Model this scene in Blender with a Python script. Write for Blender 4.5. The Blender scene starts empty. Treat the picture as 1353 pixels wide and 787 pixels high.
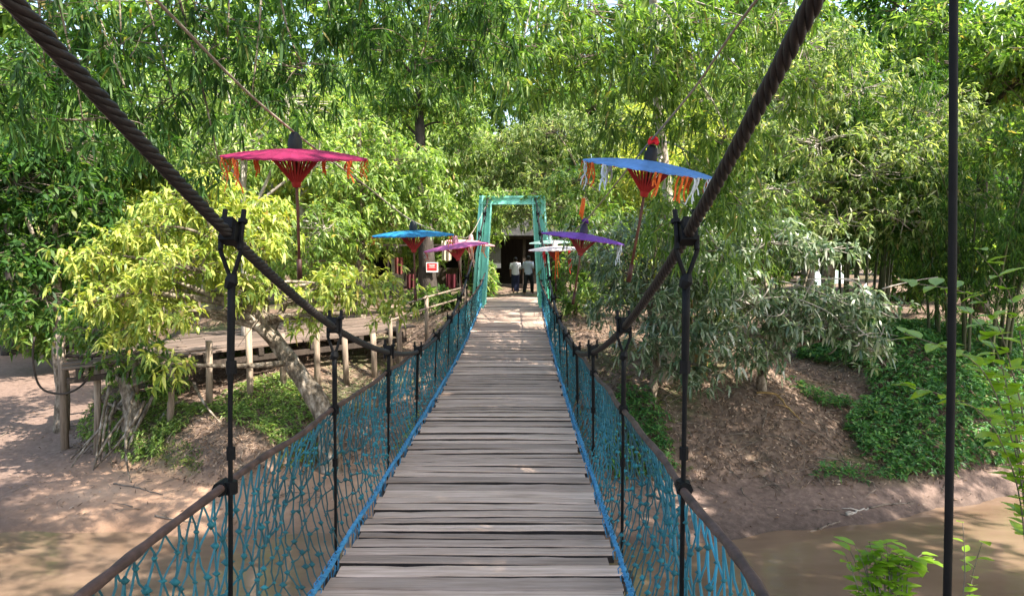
import bpy, math, random
import numpy as np
from mathutils import Vector, Matrix, Euler

R = math.radians
rng = np.random.default_rng(7)
random.seed(7)
sc = bpy.context.scene
COL = sc.collection

# ------------------------------------------------------------------ camera
FPX, CX, CY = 950.0, 676.5, 393.5          # focal length in photo pixels
PITCH = math.atan(59.0 / FPX)              # looking slightly down
cam = bpy.data.cameras.new('camera')
cam.sensor_width = 36.0
cam.lens = FPX / 1353.0 * 36.0
cam.clip_start = 0.05
cam.clip_end = 900
co = bpy.data.objects.new('camera', cam)
COL.objects.link(co)
co.rotation_euler = (math.pi / 2 - PITCH, 0, 0)
sc.camera = co

# ------------------------------------------------------------------ world, sun, exposure
SUN_EL, SUN_AZ = R(50), R(118)             # azimuth from +Y (ahead) towards +X
w = bpy.data.worlds.new('World')
sc.world = w
w.use_nodes = True
nt = w.node_tree
sky = nt.nodes.new('ShaderNodeTexSky')
sky.sky_type = 'NISHITA'
sky.sun_disc = False
sky.sun_elevation = SUN_EL
sky.sun_rotation = SUN_AZ
sky.air_density = 1.4
sky.dust_density = 2.5
nt.nodes['Background'].inputs[1].default_value = 0.15
nt.links.new(sky.outputs[0], nt.nodes['Background'].inputs[0])
sl = bpy.data.lights.new('sun', 'SUN')
sl.energy = 5.0
sl.angle = R(0.55)
sl.color = (1.0, 0.94, 0.84)
so = bpy.data.objects.new('sun', sl)
COL.objects.link(so)
sd = Vector((math.sin(SUN_AZ) * math.cos(SUN_EL), math.cos(SUN_AZ) * math.cos(SUN_EL), math.sin(SUN_EL)))
so.rotation_euler = sd.to_track_quat('Z', 'Y').to_euler()
sc.view_settings.view_transform = 'Standard'
sc.view_settings.look = 'None'
sc.view_settings.gamma = 1
sc.view_settings.exposure = 1.75
sc.cycles.max_bounces = 8
sc.cycles.transparent_max_bounces = 8
sc.cycles.use_denoising = True

# ------------------------------------------------------------------ helpers
def at(px, py, D):
    """world point at depth D (metres ahead) on the ray of a photo pixel"""
    u, v = (px - CX) / FPX, (CY - py) / FPX
    fy = math.cos(PITCH) + math.sin(PITCH) * v
    fz = -math.sin(PITCH) + math.cos(PITCH) * v
    k = D / fy
    return np.array([u * k, D, fz * k])

def mesh(name, V, F, mat=None, smooth=False):
    V = np.asarray(V, dtype=np.float32).reshape(-1, 3)
    if isinstance(F, np.ndarray):
        F = [F]
    F = [np.asarray(f, dtype=np.int32) for f in F if len(f)]
    tot = np.concatenate([np.full(len(f), f.shape[1], np.int32) for f in F])
    idx = np.concatenate([f.ravel() for f in F])
    me = bpy.data.meshes.new(name)
    me.vertices.add(len(V))
    me.vertices.foreach_set('co', V.ravel())
    me.loops.add(len(idx))
    me.loops.foreach_set('vertex_index', idx)
    me.polygons.add(len(tot))
    st = np.concatenate([[0], np.cumsum(tot)[:-1]]).astype(np.int32)
    me.polygons.foreach_set('loop_start', st)
    me.polygons.foreach_set('loop_total', tot)
    me.polygons.foreach_set('use_smooth', np.full(len(tot), smooth))
    me.update(calc_edges=True)
    if mat:
        me.materials.append(mat)
    return me

def link(name, me, parent=None, loc=None):
    o = bpy.data.objects.new(name, me)
    COL.objects.link(o)
    if parent is not None:
        o.parent = parent
    if loc is not None:
        o.location = loc
    return o

def tag(o, label=None, cat=None, group=None, kind=None):
    if label: o['label'] = label
    if cat: o['category'] = cat
    if group: o['group'] = group
    if kind: o['kind'] = kind
    return o

def thing(name, label, cat, loc=(0, 0, 0), rotz=0, group=None):
    o = bpy.data.objects.new(name, None)
    COL.objects.link(o)
    o.location = loc
    o.rotation_euler = (0, 0, rotz)
    return tag(o, label, cat, group)

class MB:
    """collects quads and triangles"""
    def __init__(s):
        s.V, s.Q, s.T, s.n = [], [], [], 0
    def add(s, V, Q=None, T=None):
        V = np.asarray(V, float).reshape(-1, 3)
        if Q is not None and len(Q): s.Q.append(np.asarray(Q) + s.n)
        if T is not None and len(T): s.T.append(np.asarray(T) + s.n)
        s.V.append(V)
        s.n += len(V)
    def box(s, c, size, rot=None):
        h = np.array(size) / 2
        v = np.array([[x, y, z] for x in (-1, 1) for y in (-1, 1) for z in (-1, 1)], float) * h
        if rot is not None:
            v = v @ np.array(rot).T
        s.add(v + np.array(c), [[0, 1, 3, 2], [4, 6, 7, 5], [0, 4, 5, 1], [2, 3, 7, 6], [0, 2, 6, 4], [1, 5, 7, 3]])
    def tube(s, path, rad, seg=6, caps=True, lobes=0, depth=0., twist=0.):
        P = np.asarray(path, float)
        n = len(P)
        r = np.full(n, rad, float) if np.isscalar(rad) else np.asarray(rad, float)
        t = np.gradient(P, axis=0)
        t /= np.linalg.norm(t, axis=1)[:, None] + 1e-9
        up = np.array([0, 0, 1.]) if abs(t[:, 2]).mean() < .8 else np.array([0, 1., 0])
        a = np.cross(t, up)
        a /= np.linalg.norm(a, axis=1)[:, None] + 1e-9
        b = np.cross(a, t)
        th = np.linspace(0, 2 * math.pi, seg, endpoint=False)
        if lobes:
            L = np.concatenate([[0], np.cumsum(np.linalg.norm(np.diff(P, axis=0), axis=1))])
            rr = r[:, None] * (1 - depth + depth * np.abs(np.cos(lobes / 2 * (th[None] + twist * L[:, None]))))
        else:
            rr = np.repeat(r[:, None], seg, 1)
        V = P[:, None] + rr[..., None] * (np.cos(th)[None, :, None] * a[:, None] + np.sin(th)[None, :, None] * b[:, None])
        i = np.arange(n - 1)[:, None] * seg
        j = np.arange(seg)[None]
        k = (j + 1) % seg
        Q = np.stack([i + j, i + k, i + seg + k, i + seg + j], -1).reshape(-1, 4)
        T = []
        if caps:
            T = [[0, q + 1, q] for q in range(1, seg - 1)] + [[(n - 1) * seg, (n - 1) * seg + q, (n - 1) * seg + q + 1] for q in range(1, seg - 1)]
        s.add(V.reshape(-1, 3), Q, T)
    def lathe(s, prof, seg=16, c=(0, 0, 0)):
        pr = np.asarray(prof, float)
        th = np.linspace(0, 2 * math.pi, seg, endpoint=False)
        V = np.stack([pr[:, 0, None] * np.cos(th), pr[:, 0, None] * np.sin(th), np.repeat(pr[:, 1, None], seg, 1)], -1)
        n = len(pr)
        i = np.arange(n - 1)[:, None] * seg
        j = np.arange(seg)[None]
        k = (j + 1) % seg
        s.add(V.reshape(-1, 3) + np.array(c), np.stack([i + j, i + k, i + seg + k, i + seg + j], -1).reshape(-1, 4))
    def me(s, name, mat=None, smooth=False):
        return mesh(name, np.concatenate(s.V), ([np.concatenate(s.Q)] if s.Q else []) + ([np.concatenate(s.T)] if s.T else []), mat, smooth)
    def build(s, name, mat=None, parent=None, smooth=False, loc=None):
        return link(name, s.me(name, mat, smooth), parent, loc)

def bez(p0, p1, p2, n=8):
    t = np.linspace(0, 1, n)[:, None]
    return (1 - t) ** 2 * np.array(p0) + 2 * t * (1 - t) * np.array(p1) + t ** 2 * np.array(p2)

def spline(pts, n):
    """smooth path through points"""
    P = np.asarray(pts, float)
    L = np.concatenate([[0], np.cumsum(np.linalg.norm(np.diff(P, axis=0), axis=1))])
    m = np.gradient(P, L, axis=0)
    out = []
    for x in np.linspace(0, L[-1], n):
        i = min(np.searchsorted(L, x, 'right') - 1, len(P) - 2)
        h = L[i + 1] - L[i]
        t = (x - L[i]) / h
        out.append((2*t**3-3*t**2+1)*P[i] + (t**3-2*t*t+t)*h*m[i] + (-2*t**3+3*t*t)*P[i+1] + (t**3-t*t)*h*m[i+1])
    return np.array(out)

_nz = [(rng.normal(0, 1, 2), rng.uniform(0, 6.28)) for _ in range(40)]
def noise2(x, y, f):
    s = 0
    for k, ph in _nz[:16]:
        s = s + np.sin((k[0] * x + k[1] * y) * f + ph)
    return s / 4.0

def unit(v):
    return v / (np.linalg.norm(v, axis=-1, keepdims=True) + 1e-9)

# ------------------------------------------------------------------ materials
def newmat(name):
    m = bpy.data.materials.new(name)
    m.use_nodes = True
    return m, m.node_tree.nodes, m.node_tree.links, m.node_tree.nodes['Principled BSDF']

def ramp(N, stops):
    r = N.new('ShaderNodeValToRGB')
    e = r.color_ramp.elements
    while len(e) > 1: e.remove(e[0])
    e[0].position, e[0].color = stops[0][0], (*stops[0][1], 1)
    for p, c in stops[1:]:
        x = e.new(p)
        x.color = (*c, 1)
    return r

def noisy(name, stops, scale=4, detail=6, rough=.8, bump=.3, stretch=(1, 1, 1), metal=0, bscale=None, spec=.3, dist=0.02, coords='Object', per_object=0.):
    m, N, L, P = newmat(name)
    tc = N.new('ShaderNodeTexCoord')
    mp = N.new('ShaderNodeMapping')
    mp.inputs['Scale'].default_value = stretch
    L.new(tc.outputs[coords], mp.inputs[0])
    vec = mp.outputs[0]
    if per_object:
        oi = N.new('ShaderNodeObjectInfo')
        mu = N.new('ShaderNodeMath'); mu.operation = 'MULTIPLY'; mu.inputs[1].default_value = 50
        L.new(oi.outputs['Random'], mu.inputs[0])
        va = N.new('ShaderNodeVectorMath'); va.operation = 'ADD'
        L.new(vec, va.inputs[0]); L.new(mu.outputs[0], va.inputs[1])
        vec = va.outputs[0]
    n = N.new('ShaderNodeTexNoise')
    n.inputs['Scale'].default_value = scale
    n.inputs['Detail'].default_value = detail
    n.inputs['Roughness'].default_value = .65
    L.new(vec, n.inputs['Vector'])
    r = ramp(N, stops)
    L.new(n.outputs['Fac'], r.inputs[0])
    colour = r.outputs[0]
    if per_object:
        hs = N.new('ShaderNodeHueSaturation')
        mr = N.new('ShaderNodeMapRange')
        mr.inputs['To Min'].default_value = 1 - per_object
        mr.inputs['To Max'].default_value = 1 + per_object
        L.new(oi.outputs['Random'], mr.inputs[0])
        L.new(mr.outputs[0], hs.inputs['Value'])
        L.new(colour, hs.inputs['Color'])
        colour = hs.outputs[0]
    L.new(colour, P.inputs['Base Color'])
    P.inputs['Roughness'].default_value = rough
    P.inputs['Metallic'].default_value = metal
    P.inputs['Specular IOR Level'].default_value = spec
    if bump:
        n2 = N.new('ShaderNodeTexNoise')
        n2.inputs['Scale'].default_value = bscale or scale * 3
        n2.inputs['Detail'].default_value = 5
        L.new(vec, n2.inputs['Vector'])
        b = N.new('ShaderNodeBump')
        b.inputs['Strength'].default_value = bump
        b.inputs['Distance'].default_value = dist
        L.new(n2.outputs['Fac'], b.inputs['Height'])
        L.new(b.outputs[0], P.inputs['Normal'])
    return m

def leafmat(name, stops, trans=.4, rough=.42, tcol=None, spec=.35):
    """leaf colour varies from leaf to leaf; light passes through the blade"""
    m, N, L, P = newmat(name)
    g = N.new('ShaderNodeNewGeometry')
    r = ramp(N, stops)
    L.new(g.outputs['Random Per Island'], r.inputs[0])
    L.new(r.outputs[0], P.inputs['Base Color'])
    P.inputs['Roughness'].default_value = rough
    P.inputs['Specular IOR Level'].default_value = spec
    t = N.new('ShaderNodeBsdfTranslucent')
    mul = N.new('ShaderNodeMix')
    mul.data_type = 'RGBA'; mul.blend_type = 'MULTIPLY'
    mul.inputs['Factor'].default_value = 1
    L.new(r.outputs[0], mul.inputs['A'])
    mul.inputs['B'].default_value = (*(tcol or (1.6, 1.7, .7)), 1)
    L.new(mul.outputs['Result'], t.inputs['Color'])
    mx = N.new('ShaderNodeMixShader')
    mx.inputs[0].default_value = trans
    L.new(P.outputs[0], mx.inputs[1])
    L.new(t.outputs[0], mx.inputs[2])
    L.new(mx.outputs[0], N['Material Output'].inputs[0])
    return m

M = {}
M['plank'] = noisy('weathered_plank', [(.22, (.13, .08, .058)), (.40, (.36, .25, .185)), (.6, (.48, .345, .27)), (.8, (.60, .445, .355))], 3.2, 8, .7, .5, (.7, 9, 9), spec=.25, per_object=.34, dist=.012)
M['plankside'] = noisy('plank_side_shade', [(.3, (.012, .009, .008)), (.7, (.04, .03, .026))], 6, 5, .9, .3)  # near-black sides: shade in the gaps between planks, put into the colour
M['walkplank'] = noisy('walkway_plank', [(.25, (.05, .036, .028)), (.5, (.14, .10, .078)), (.75, (.25, .19, .155))], 2.5, 8, .75, .5, (.6, 5, 5), per_object=.35)
M['timber'] = noisy('grey_timber', [(.3, (.12, .085, .06)), (.6, (.30, .23, .17)), (.8, (.4, .32, .25))], 3, 7, .75, .5, (6, 6, .7), per_object=.2)
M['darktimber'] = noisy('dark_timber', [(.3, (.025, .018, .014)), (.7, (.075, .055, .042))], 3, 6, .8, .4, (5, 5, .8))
M['cable'] = noisy('wire_cable', [(.3, (.006, .0045, .0045)), (.6, (.016, .0105, .0095)), (.85, (.05, .026, .018))], 22, 6, .6, .3, spec=.4, dist=.004)
M['hose'] = noisy('black_hose', [(.3, (.0025, .0025, .003)), (.68, (.007, .0065, .007)), (.85, (.03, .018, .012))], 25, 4, .6, .25, dist=.003, spec=.15)
M['rust'] = noisy('rusty_rail', [(.3, (.028, .018, .015)), (.55, (.08, .046, .037)), (.8, (.15, .095, .08))], 12, 7, .65, .4, dist=.004)
M['net'] = noisy('net_rope', [(.3, (.011, .03, .033)), (.47, (.015, .07, .085)), (.6, (.024, .15, .2)), (.74, (.04, .29, .44))], .55, 7, .7, .0)
M['knot'] = noisy('knot_rope', [(.3, (.010, .04, .045)), (.52, (.016, .12, .14)), (.75, (.04, .30, .36))], 1.3, 7, .75, .0)
M['blue'] = noisy('blue_rope', [(.3, (.03, .14, .27)), (.55, (.05, .23, .42)), (.75, (.11, .34, .52))], 20, 4, .6, .3, dist=.003)
M['mint'] = noisy('mint_paint', [(.24, (.08, .24, .19)), (.33, (.20, .56, .45)), (.75, (.28, .68, .56))], 5, 8, .5, .2, spec=.4)
M['jute'] = noisy('pale_rope', [(.3, (.16, .13, .10)), (.7, (.34, .29, .23))], 30, 4, .8, .2)
M['bark'] = noisy('grey_bark', [(.32, (.035, .026, .018)), (.45, (.13, .10, .07)), (.55, (.25, .20, .15)), (.68, (.46, .40, .33))], 9, 9, .9, 1.0, (1, 1, .55), dist=.05, bscale=16)
M['palebark'] = noisy('pale_bark', [(.3, (.2, .17, .14)), (.6, (.42, .37, .32)), (.8, (.55, .5, .45))], 6, 7, .85, .5, (1, 1, .5))
M['darkbark'] = noisy('dark_bark', [(.3, (.02, .016, .013)), (.7, (.07, .055, .045))], 8, 7, .9, .7, (1, 1, .4), dist=.03)
M['twig'] = noisy('twig_bark', [(.3, (.09, .068, .05)), (.7, (.24, .19, .15))], 9, 5, .85, .2)
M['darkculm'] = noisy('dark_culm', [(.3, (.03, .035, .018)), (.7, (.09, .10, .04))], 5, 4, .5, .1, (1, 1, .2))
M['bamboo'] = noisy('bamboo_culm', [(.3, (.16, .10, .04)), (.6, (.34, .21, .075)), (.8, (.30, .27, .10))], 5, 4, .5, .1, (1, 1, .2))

LF = {}
LF['yellow'] = leafmat('yellow_green_leaf', [(0, (.11, .18, .035)), (.3, (.25, .33, .065)), (.75, (.42, .45, .10)), (.96, (.52, .52, .15)), (1, (.34, .22, .08))], .42, .45, (1.5, 1.5, .6))
LF['lime'] = leafmat('lime_leaf', [(0, (.07, .135, .03)), (.5, (.165, .25, .065)), (.96, (.38, .46, .16)), (1, (.36, .26, .12))], .5, .45)
LF['mid'] = leafmat('mid_green_leaf', [(0, (.04, .095, .02)), (.55, (.115, .195, .042)), (.96, (.25, .33, .085)), (1, (.28, .20, .08))], .48, .4)
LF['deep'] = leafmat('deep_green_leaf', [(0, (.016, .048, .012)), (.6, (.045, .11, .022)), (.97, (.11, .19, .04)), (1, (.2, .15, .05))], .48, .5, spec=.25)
LF['olive'] = leafmat('olive_leaf', [(0, (.06, .11, .032)), (.5, (.165, .225, .075)), (.85, (.31, .36, .16)), (.97, (.48, .48, .29)), (1, (.3, .2, .1))], .46, .5)
LF['pale'] = leafmat('pale_grey_leaf', [(0, (.05, .10, .045)), (.5, (.13, .185, .095)), (.85, (.27, .31, .20)), (1, (.48, .48, .40))], .3, .33, (1.3, 1.5, .8), spec=.7)
LF['cover'] = leafmat('ground_cover_leaf', [(0, (.03, .10, .028)), (.6, (.08, .21, .055)), (.95, (.17, .32, .08)), (1, (.26, .2, .08))], .3, .45)
LF['grass'] = leafmat('grass_blade', [(0, (.04, .085, .018)), (.5, (.10, .16, .03)), (1, (.24, .25, .07))], .35, .5)
LF['litter'] = leafmat('dry_leaf', [(0, (.07, .042, .028)), (.5, (.18, .115, .075)), (.85, (.32, .22, .15)), (1, (.46, .36, .28))], .1, .8, (1.2, 1, .8), spec=.2)
LF['sapling'] = leafmat('fresh_leaf', [(0, (.13, .27, .025)), (1, (.30, .44, .045))], .45, .35, spec=.5)

def groundmat():
    m, N, L, P = newmat('river_bank_soil')
    g = N.new('ShaderNodeNewGeometry')
    sx = N.new('ShaderNodeSeparateXYZ')
    L.new(g.outputs['Position'], sx.inputs[0])
    def nz(scale, detail=7):
        n = N.new('ShaderNodeTexNoise')
        n.inputs['Scale'].default_value = scale
        n.inputs['Detail'].default_value = detail
        n.inputs['Roughness'].default_value = .65
        L.new(g.outputs['Position'], n.inputs['Vector'])
        return n
    n1, n2, n3 = nz(1.1), nz(9), nz(.45)
    soil = ramp(N, [(.3, (.062, .042, .032)), (.5, (.145, .098, .072)), (.65, (.24, .165, .12)), (.8, (.33, .24, .18))])
    L.new(n2.outputs[0], soil.inputs[0])
    sand = ramp(N, [(.3, (.28, .165, .105)), (.55, (.40, .245, .16)), (.75, (.50, .325, .22))])
    L.new(n1.outputs[0], sand.inputs[0])
    moss = ramp(N, [(.35, (.045, .06, .02)), (.7, (.12, .13, .045))])
    L.new(n2.outputs[0], moss.inputs[0])
    # soil above the beach, moss in patches
    mr = N.new('ShaderNodeMapRange')
    mr.inputs['From Min'].default_value = -3.78
    mr.inputs['From Max'].default_value = -3.5
    ad = N.new('ShaderNodeMath'); ad.operation = 'MULTIPLY_ADD'
    ad.inputs[1].default_value = .5
    L.new(n1.outputs[0], ad.inputs[0])
    sb = N.new('ShaderNodeMath'); sb.operation = 'SUBTRACT'; sb.inputs[1].default_value = .25
    L.new(sx.outputs['Z'], sb.inputs[0]); L.new(sb.outputs[0], ad.inputs[2])
    L.new(ad.outputs[0], mr.inputs[0])
    mm = N.new('ShaderNodeMapRange')
    mm.inputs['From Min'].default_value = .52; mm.inputs['From Max'].default_value = .62
    mm.inputs['To Max'].default_value = .8
    L.new(n3.outputs[0], mm.inputs[0])
    a = N.new('ShaderNodeMix'); a.data_type = 'RGBA'
    L.new(mm.outputs[0], a.inputs['Factor']); L.new(soil.outputs[0], a.inputs['A']); L.new(moss.outputs[0], a.inputs['B'])
    b = N.new('ShaderNodeMix'); b.data_type = 'RGBA'
    L.new(mr.outputs[0], b.inputs['Factor']); L.new(sand.outputs[0], b.inputs['A']); L.new(a.outputs['Result'], b.inputs['B'])
    shade_l = N.new('ShaderNodeMapRange')
    shade_l.inputs['From Min'].default_value = -6.5; shade_l.inputs['From Max'].default_value = -8.5
    shade_l.inputs['To Max'].default_value = .85
    g3 = N.new('ShaderNodeMath'); g3.operation = 'MULTIPLY_ADD'; g3.inputs[1].default_value = 4
    L.new(n3.outputs[0], g3.inputs[0]); sb3_ = N.new('ShaderNodeMath'); sb3_.operation = 'SUBTRACT'; sb3_.inputs[1].default_value = 2
    L.new(sx.outputs['X'], sb3_.inputs[0]); L.new(sb3_.outputs[0], g3.inputs[2]); L.new(g3.outputs[0], shade_l.inputs[0])
    grv_shade = ramp(N, [(.3, (.085, .058, .048)), (.55, (.165, .115, .095)), (.75, (.27, .19, .15))])  # gravel tone, darkened to hold the shade of far-left beach and right strip
    L.new(n2.outputs[0], grv_shade.inputs[0])
    c_ = N.new('ShaderNodeMix'); c_.data_type = 'RGBA'
    shade_r = N.new('ShaderNodeMapRange'); shade_r.inputs['From Min'].default_value = .5; shade_r.inputs['From Max'].default_value = 2.5; shade_r.inputs['To Max'].default_value = .92
    L.new(sx.outputs['X'], shade_r.inputs[0])
    mxm = N.new('ShaderNodeMath'); mxm.operation = 'MAXIMUM'; L.new(shade_l.outputs[0], mxm.inputs[0]); L.new(shade_r.outputs[0], mxm.inputs[1])
    L.new(mxm.outputs[0], c_.inputs['Factor']); L.new(sand.outputs[0], c_.inputs['A']); L.new(grv_shade.outputs[0], c_.inputs['B'])
    L.new(c_.outputs['Result'], b.inputs['A'])
    # wet mud by the water line
    wet = N.new('ShaderNodeMapRange')
    wet.inputs['From Min'].default_value = -4.06; wet.inputs['From Max'].default_value = -3.84
    wet.inputs['To Min'].default_value = .45; wet.inputs['To Max'].default_value = 1
    L.new(sx.outputs['Z'], wet.inputs[0])
    hs = N.new('ShaderNodeHueSaturation')
    L.new(wet.outputs[0], hs.inputs['Value']); L.new(b.outputs['Result'], hs.inputs['Color'])
    L.new(hs.outputs[0], P.inputs['Base Color'])
    P.inputs['Roughness'].default_value = .85
    P.inputs['Specular IOR Level'].default_value = .25
    bp = N.new('ShaderNodeBump'); bp.inputs['Strength'].default_value = .6; bp.inputs['Distance'].default_value = .05
    L.new(n2.outputs[0], bp.inputs['Height']); L.new(bp.outputs[0], P.inputs['Normal'])
    return m
M['ground'] = groundmat()

def watermat():
    m, N, L, P = newmat('muddy_water')
    g = N.new('ShaderNodeNewGeometry')
    mp = N.new('ShaderNodeMapping'); mp.inputs['Scale'].default_value = (.5, 1.4, 1)
    L.new(g.outputs['Position'], mp.inputs[0])
    n = N.new('ShaderNodeTexNoise'); n.inputs['Scale'].default_value = 1.6; n.inputs['Detail'].default_value = 4
    L.new(mp.outputs[0], n.inputs['Vector'])
    r = ramp(N, [(.3, (.14, .09, .06)), (.7, (.20, .135, .092))])
    L.new(n.outputs[0], r.inputs[0]); L.new(r.outputs[0], P.inputs['Base Color'])
    P.inputs['Roughness'].default_value = .07
    P.inputs['Specular IOR Level'].default_value = .5
    b = N.new('ShaderNodeBump'); b.inputs['Strength'].default_value = .3; b.inputs['Distance'].default_value = .05
    L.new(n.outputs[0], b.inputs['Height']); L.new(b.outputs[0], P.inputs['Normal'])
    return m
M['water'] = watermat()

def plain(name, col, rough=.6, trans=0, var=.12, scale=14):
    c0 = tuple(max(0, c * (1 - var)) for c in col)
    c1 = tuple(min(1, c * (1 + var)) for c in col)
    m = noisy(name, [(.3, c0), (.7, c1)], scale, 4, rough, .12, dist=.004)
    if trans:
        N, L = m.node_tree.nodes, m.node_tree.links
        t = N.new('ShaderNodeBsdfTranslucent'); t.inputs[0].default_value = (*col, 1)
        mx = N.new('ShaderNodeMixShader'); mx.inputs[0].default_value = trans
        L.new(N['Principled BSDF'].outputs[0], mx.inputs[1]); L.new(t.outputs[0], mx.inputs[2])
        L.new(mx.outputs[0], N['Material Output'].inputs[0])
    return m

# ------------------------------------------------------------------ terrain
WZ = -4.05
def ip(x, tab):
    t = np.array(tab, float)
    return np.interp(x, t[:, 0], t[:, 1])
TOE = [(-60, 60), (-40, 46), (-20, 36), (-13, 28), (-11, 20), (-8.6, 14), (-6.8, 12.2), (-5.2, 11.7), (-4.2, 11.5), (-3.2, 12.4), (-1.5, 12.8), (0, 12.6), (1.5, 11.6), (2.8, 11.4), (4, 11.7), (6, 11.7), (8, 12.3), (12, 14.2), (20, 17), (40, 20), (80, 25)]
WAT = [(-60, 24), (-20, 13), (-12, 10.8), (-8, 10.1), (-5, 10.2), (-3, 10.0), (0, 10), (2.8, 9.6), (4.3, 10.0), (6, 10.8), (8, 11.7), (12, 13.4), (20, 15.5), (40, 18), (80, 23)]
PL = [(0, -3.72), (.45, -3.25), (1.0, -3.0), (2.4, -2.75), (5, -2.1), (8, -1.75), (300, -1.7)]
PR = [(0, -3.72), (.6, -3.2), (1.5, -2.55), (2.6, -2.0), (4.5, -1.75), (300, -1.7)]
PG = [(0, -3.72), (1.2, -3.25), (3, -2.75), (6, -2.2), (10, -1.75), (300, -1.7)]
def height(X, D):
    X, D = np.asarray(X, float), np.asarray(D, float)
    wob = .25 * noise2(X, D * 0, 1.1)
    toe, wl = ip(X, TOE) + wob, ip(X, WAT) + .22 * noise2(X, D * 0 + 3, .7) + .07 * noise2(X, D * 0 + 9, 3.)
    toe = np.maximum(toe, wl + .5)
    d = D - toe
    left, right, gully = ip(d, PL), ip(d, PR), ip(d, PG)
    wl_ = np.clip((X + 1.6) / 2.0, 0, 1)
    z = left * (1 - wl_) + right * wl_
    g = np.clip(1 - np.abs(X - 6.4) / 2.2, 0, 1)
    g = g * g * (3 - 2 * g)
    z = z * (1 - g) + gully * g
    z = z + .07 * noise2(X, D, 1.9) * np.clip(d / 1.0, 0, 1) + .04 * noise2(X, D, 5.0) * np.clip(d, 0, 1)
    f = np.clip((D - wl) / (toe - wl), 0, 1)
    beach = WZ + (f ** .8) * (-3.72 - WZ) + .012 * noise2(X, D, 3.0) * f
    river = np.maximum(WZ - .3 * (wl - D), -5.2)
    z = np.where(d > 0, z, np.where(D > wl, beach, river))
    # the mound the far portal stands on
    gx = np.clip(1 - (np.abs(X + .1) - 1.3) / 1.6, 0, 1)
    gd = np.clip((D - 15.8) / 1.6, 0, 1) * np.clip((29 - D) / 8, 0, 1)
    m = gx * gx * (3 - 2 * gx) * gd
    z = z * (1 - m) + np.maximum(z, -1.47) * m
    # near bank, under and behind the viewer
    nb = ip(D, [(-400, -1.7), (-1.0, -1.75), (.5, -2.1), (3.6, -3.7), (5.2, WZ), (6.5, -5.2)])
    z = np.where(D < 6.4, np.maximum(z, nb), z)
    return z
def hz(X, D):
    return float(height(np.array([X]), np.array([D]))[0])

gx = np.concatenate([np.linspace(-400, -45, 16), np.linspace(-42, -15, 28), np.arange(-14.5, 14.5, .16), np.linspace(15, 42, 28), np.linspace(46, 400, 16)])
gy = np.concatenate([np.linspace(-200, -6, 10), np.linspace(-4, 8.5, 26), np.arange(8.7, 21, .15), np.linspace(21.3, 45, 60), np.linspace(48, 600, 26)])
GX, GY = np.meshgrid(gx, gy)
GZ = height(GX, GY)
nx, ny = len(gx), len(gy)
ii = (np.arange(ny - 1)[:, None] * nx + np.arange(nx - 1)[None]).ravel()
ground = link('ground', mesh('ground', np.stack([GX, GY, GZ], -1).reshape(-1, 3), np.stack([ii, ii + 1, ii + nx + 1, ii + nx], -1), M['ground'], True))
tag(ground, kind='structure')
wm = MB()
wx, wy = np.linspace(-400, 400, 60), np.linspace(.5, 60, 30)
WX, WY = np.meshgrid(wx, wy)
jj = (np.arange(29)[:, None] * 60 + np.arange(59)[None]).ravel()
river = link('river', mesh('river', np.stack([WX, WY, np.full_like(WX, WZ)], -1).reshape(-1, 3), np.stack([jj, jj + 1, jj + 61, jj + 60], -1), M['water'], True))
tag(river, kind='structure')

# ------------------------------------------------------------------ the suspension bridge
YAW = .0125
def xc(D): return -.235 + YAW * np.asarray(D, float)
DECK = [(-1.6, -1.58), (0, -1.62), (3.86, -1.68), (7, -1.71), (10.6, -1.70), (14.2, -1.56), (18.5, -1.27), (20.6, -1.25), (22, -1.27)]
_dd = np.linspace(-1.6, 22, 240)
_dz = np.convolve(np.pad(ip(_dd, DECK), 15, mode='edge'), np.ones(31) / 31, 'valid')
def zd(D): return np.interp(D, _dd, _dz)
def zcab(D):
    D = np.asarray(D, float)
    return np.where(D < 8.2, np.interp(D, _cn[:, 1], _cn[:, 2]), -1.0 + .0232 * (D - 8.2) ** 2)
_cn = spline([(0, -2.2, 2.35), (0, -.2, 1.24), (0, 1.43, .46), (0, 2.45, .06), (0, 3.9, -.40), (0, 5.5, -.76), (0, 7, -.96), (0, 8.2, -1.0)], 120)
def zrail(D): return ip(D, [(-1.6, -.72), (1.8, -.80), (2.5, -.81), (3.9, -.86), (5.5, -.92), (7, -.97), (10, -.96), (14.2, -.88), (17, -.70), (18.4, -.50)])
def half(D): return ip(D, [(-1.6, .80), (9, .80), (14, .76), (18.4, .68)])
GATE = 18.5
def cable_lat(D, s): return np.interp(D, [0, 1.5, 2.6, 4, 14, GATE], [.70, .73, .755, .79, .74, .60] if s < 0 else [.78, .79, .80, .80, .74, .60])

bridge = thing('suspension_footbridge', 'plank footbridge hung from dark twisted cables with blue rope net sides', 'footbridge', (0, 0, hz(0, 16.5)))
bz = np.array(bridge.location)
def shift(v): return np.asarray(v, float) - bz

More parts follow.
